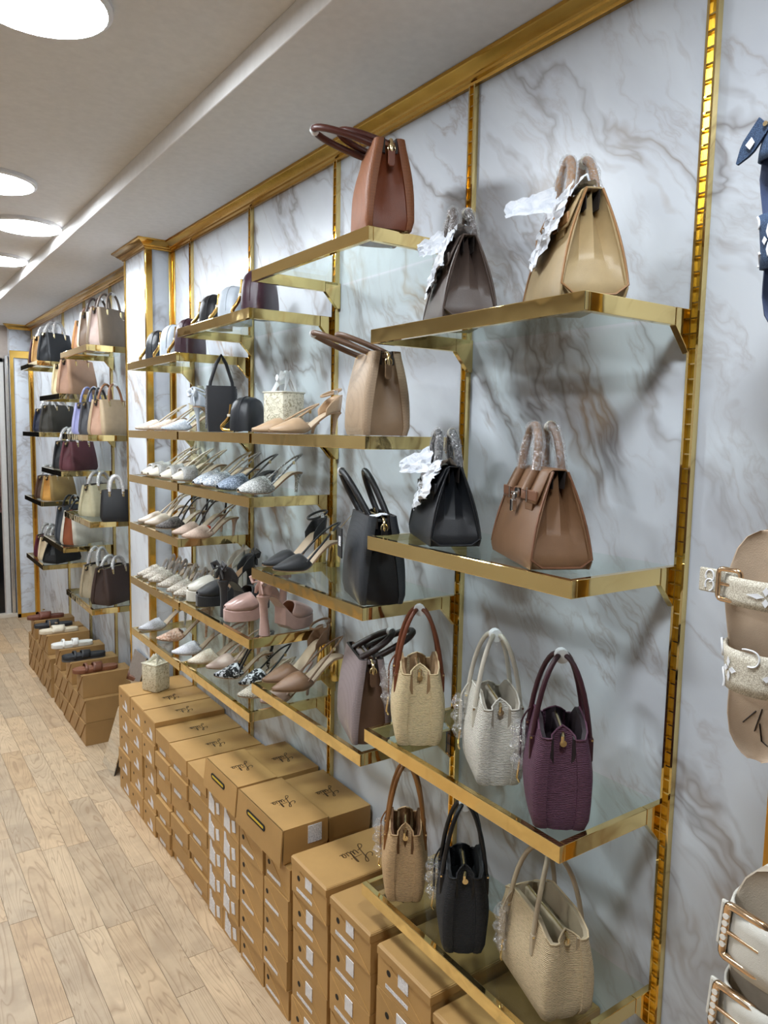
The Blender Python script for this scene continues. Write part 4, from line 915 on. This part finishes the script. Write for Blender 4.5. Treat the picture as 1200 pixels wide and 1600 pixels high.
# ------------------------------------------------------------------ slides
def slide(t, L, c, cs=None, straps=((.24, .34), (.44, .60)), th=.020, mat=None, edge=None, toe_loop=False):
    """footbed from toe (-x) to heel (+x); returns the strap surfaces"""
    m = mat or leather(c, .5); fm = leather(cs or c, .55); k = L/.25; ns = 26
    OUT = [(0, .012), (.03, .026), (.09, .037), (.2, .0455), (.33, .0475), (.5, .040), (.65, .035), (.82, .036), (.92, .031), (.98, .019), (1, .008)]
    rg = []
    for i in range(ns+1):
        q = .5-.5*math.cos(PI*i/ns); w = interp(OUT, q)*k; x = -L/2+L*q
        rg.append([(x, -w*.95, 0), (x, w*.95, 0), (x, w, th*.4), (x, w*.98, th*.95), (x, w*.93, th), (x, w*.82, th*.9), (x, 0, th*.82), (x, -w*.82, th*.9), (x, -w*.93, th), (x, -w*.98, th*.95), (x, -w, th*.4)])
    MB().loft(rg).build('footbed', fm, t, smooth=50)
    if edge:
        rg2 = [[(p[0]*1.006, p[1]*1.02, -.004) for p in (r[0], r[1])] + [(p[0]*1.006, p[1]*1.02, .006) for p in (r[1], r[0])] for r in rg]
        MB().loft(rg2).build('outsole', leather(edge, .5), t, smooth=50)
    S = []
    for q0, q1 in straps:
        def f(u, v, o=0.0, q0=q0, q1=q1):     # u along the foot, v across
            q = lerp(q0, q1, u); w = interp(OUT, q)*k*1.03+o; ph = PI*v
            return (-L/2+L*q+.006*math.sin(ph), -w*math.copysign(abs(math.cos(ph))**.7, math.cos(ph)), th*.35+(.034*k*1.1+o)*math.sin(ph)**.8)
        MB().grid(5, 21, f).build('strap', m, t, smooth=60, solid=.0035); S.append(f)
    return S
def fslide(label, y, c, cs=None, x=-.36, rot=-4, **k):
    t = thing('slide_sandal', label, 'sandal', (x+.115, y, .0008+3*.1215), math.radians(rot), 'slides displayed on the far boxes')
    S = slide(t, .225, c, cs, **k); return t, S
t, S = fslide('brown leather slide with a toe strap on the box nearest the pillar', 4.0, '6b3d25', '7a4a30', straps=((.24, .30), (.42, .62)))
t, S = fslide('black slide on the second box past the pillar', 4.25, '17181c', '1d1f24', straps=((.24, .30), (.42, .62)), edge='4a4a4c', th=.026)
t, S = fslide('white slide with two puffed straps on the third far box', 4.53, 'e3e1dd', 'dcdad4', straps=((.24, .29), (.48, .62)), th=.022)
t, S = fslide('cream slide with a wide strap and small buckle', 4.89, 'ddd2bd', 'd6c9b1', straps=((.30, .62),))
MB().box(-.022, -.004, -.006, .006, .054, .062).build('buckle', metal((.35, .28, .2), .3), t, bevel=.002)
t, S = fslide('black slide with a wide strap and a tan tag on the far boxes', 5.05, '1b1c22', '24262c', straps=((.30, .62),))
MB().box(-.028, -.026, -.055, -.03, .0, .045).build('tan_tag', plain('b58e62', .6), t)
t, S = fslide('brown slide with a buckled wide strap, farthest of all', 5.30, '6d3a28', '6a3a2a', straps=((.30, .62),))
MB().box(-.02, -.004, -.006, .006, .054, .062).build('buckle', BRASS, t, bevel=.002)

# ------------------------------------------------------------------ the three big sandals hung at the right edge
tag(MB().box(-.239, -.224, .436, .482, 0, 2.4695).build('display_post', gold((.62, .36, .08), .25, .03), bevel=.002), 'gold display post carrying the three hanging sandals at the right edge', 'post')
def hang(label, yc, zc, L, tilt=0):
    t = thing('hanging_sandal', label, 'sandal', (-.242, yc, zc), 0, 'big sandals hanging at the right edge')
    M = Matrix(((0, 0, -1), (0, -1, 0), (-1, 0, 0))).to_4x4()
    t.matrix_world = Matrix.Translation((-.2425, yc, zc)) @ Matrix.Rotation(math.radians(tilt), 4, 'X') @ M
    return t
def motif(f, parent, mat, u, v, r, su, sv):
    m = MB()
    for k in range(4):
        a = PI/2*k; P = lambda d, o: f(u+su*(d*math.cos(a)-o*math.sin(a)), v+sv*(d*math.sin(a)+o*math.cos(a)), .0032)
        m.add([P(.12*r, 0), P(.55*r, -.26*r), P(r, 0), P(.55*r, .26*r)], [(0, 1, 2, 3)])
    m.build('flower_mark', mat, parent, solid=.0008)
def swirl(f, parent, mat, u, v, r, su, sv, a0=0, a1=4.2):
    MB().tube([f(u+su*r*math.cos(a0+(a1-a0)*i/16), v+sv*r*math.sin(a0+(a1-a0)*i/16), .003) for i in range(17)], .0013, 6).build('scroll_mark', mat, parent, smooth=60)
def frame(parent, c, w, h, z, mat, r=.0035):
    pts = []
    for sx, sy, q0 in ((1, 1, 0), (-1, 1, PI/2), (-1, -1, PI), (1, -1, 1.5*PI)):
        for i in range(4):
            q = q0+PI/2*i/3; pts.append((c[0]+sx*(w-.006)+.006*math.cos(q), c[1]+sy*(h-.006)+.006*math.sin(q), z+.004*math.cos((sy*(h-.006)+.006*math.sin(q))*60)))
    MB().tube(pts+[pts[0], pts[1]], r, 8).build('buckle', mat, parent, smooth=60)
ROSE = metal((.86, .62, .40), .15)
DEN = NT('denim'); DEN.color(DEN.ramp(DEN.noise(DEN.coord(), 900, 2), [(.4, srgb('1d2f4c')), (.65, srgb('4a6282'))])); DEN.set(.8); DEN = DEN.m
JUT = NT('glitter_cloth'); JUT.color(JUT.ramp(JUT.noise(JUT.coord(), 700, 2), [(.4, srgb('a99f8c')), (.62, srgb('ded8c8'))])); JUT.set(.55); JUT = JUT.m
WM = plain('e6e8ec', .6)
t = hang('navy blue sandal with denim straps and white flower marks, top right', .482, 1.905, .285)
S = slide(t, .285, '2f3f66', '34456c', straps=((.11, .25), (.48, .71)), th=.024, mat=DEN, edge='20294a')
motif(S[1], t, WM, .50, .40, 1, .30, .075); motif(S[1], t, WM, .55, .64, 1, .30, .085); swirl(S[1], t, WM, .85, .22, 1, .16, .05, 2.4, 5.4); swirl(S[1], t, WM, .15, .22, 1, .12, .05, .5, 3)
motif(S[0], t, WM, .5, .52, 1, .30, .085)
dx_, dy_ = .69, -.72
def blade(i):
    q = i/7; cx, cy = lerp(-.108, -.072, q), lerp(-.036, -.076, q); w = .0105*(1 if q < .55 else max(.12, 1-((q-.55)/.45)**1.6)); z = .046-.012*q
    return [(cx+dy_*w, cy-dx_*w, z), (cx-dy_*w, cy+dx_*w, z), (cx-dy_*w, cy+dx_*w, z+.004), (cx+dy_*w, cy-dx_*w, z+.004)]
fl_ = MB().loft([blade(i) for i in range(8)]).build('strap_end', DEN, t, smooth=40)
MB().add([(-.096, -.053, .0465), (-.089, -.061, .0455), (-.082, -.055, .0455), (-.089, -.049, .046)], [(0, 1, 2, 3)]).build('flower_mark', WM, fl_, solid=.001)
for k in range(3): MB().disc((-.105+.004*k, -.034+.011*k, .050-.001*k), .003, (0, 0, 1), 10, .002).build('eyelet', BRASS, t)
t = hang('beige sandal with sparkling straps and a rose gold buckle, right edge', .488, 1.368, .30)
S = slide(t, .30, 'b59d84', 'b8a189', straps=((.18, .30), (.49, .67)), th=.024, mat=JUT, edge='9b8168')
motif(S[1], t, WM, .5, .36, 1, .30, .08); motif(S[1], t, WM, .5, .66, 1, .30, .08); swirl(S[1], t, WM, .9, .20, 1, .28, .07, 1.2, 5.6); swirl(S[1], t, WM, .15, .15, 1, .2, .05, 0, 4); swirl(S[1], t, WM, .1, .5, 1, .2, .05, 0, 3.6)
motif(S[0], t, WM, .5, .55, 1, .36, .07)
e = MB().box(-.094, -.062, -.084, -.030, .036, .040).build('strap_end', JUT, t, bevel=.003)
for cx in (-.084, -.072): MB().tube([(cx+.008*math.cos(q), -.068+.006*math.sin(q), .0405) for q in [2*PI*i/12 for i in range(11)]], .0012, 6).build('scroll_mark', WM, e)
frame(t, (-.078, -.036), .020, .015, .046, ROSE, .0032)
MB().tube([(-.078, -.050, .048), (-.078, -.024, .049)], .002, 8).build('buckle_pin', ROSE, t)
for k in range(2): MB().disc((-.078, -.056+.034*k, .0405+.010*k), .0034, (0, 0, 1), 10, .001).build('eyelet', plain('3c2c22', .5), t)
o = MB(); 
for pts in ([(.105, -.020), (.085, -.004)], [(.112, -.004), (.080, .004)], [(.100, .002), (.122, .006), (.126, .014)]):
    o.tube([(a, b, .0212) for a, b in pts], .0012, 6, True, .6)
o.build('lettering', plain('2a2320', .5), t)['kind'] = 'stuff'
t = hang('white sandal with two big rose gold buckles, bottom right', .452, .925, .315, 4)
WL = leather('dcd8cd', .4)
S = slide(t, .315, 'd9d4c8', 'b9ab98', straps=((.17, .42), (.52, .80)), th=.026, mat=WL, edge='dedad0')
for q, w in ((-.064, .036), (.048, .032)):
    MB().box(q-w*.9, q+w*.9, -.062, -.004, .040, .046).build('strap_end', WL, t, bevel=.006)
    frame(t, (q, -.022), w, .026, .052, ROSE, .0055)
    MB().tube([(q, -.044, .055), (q, .000, .056)], .0028, 8).build('buckle_pin', ROSE, t, smooth=60)
    m = MB()
    for i in range(5): m.disc((q-.02+.010*i, -.047, .054), .004, (0, 0, 1), 8, .004)
    m.build('crystals', plain('f4efe6', .1), t)['kind'] = 'stuff'

# ------------------------------------------------------------------ leaning mirror
t = thing('leaning_mirror', 'frameless mirror leaning on the marble pillar beside the kraft boxes', 'mirror', (-.295, 3.58, 0))
h_ = math.hypot(.165, .545); A_ = math.atan2(.165, .545)
g_ = MB().box(-.004, 0, -.093, .093, 0, h_).build('mirror_glass', metal((.86, .88, .88), .01), t); g_.rotation_euler = (0, A_, 0)
b_ = MB().box(.0005, .005, -.093, .093, 0, h_-.001).build('backing', plain('24262a', .6), t); b_.rotation_euler = (0, A_, 0)
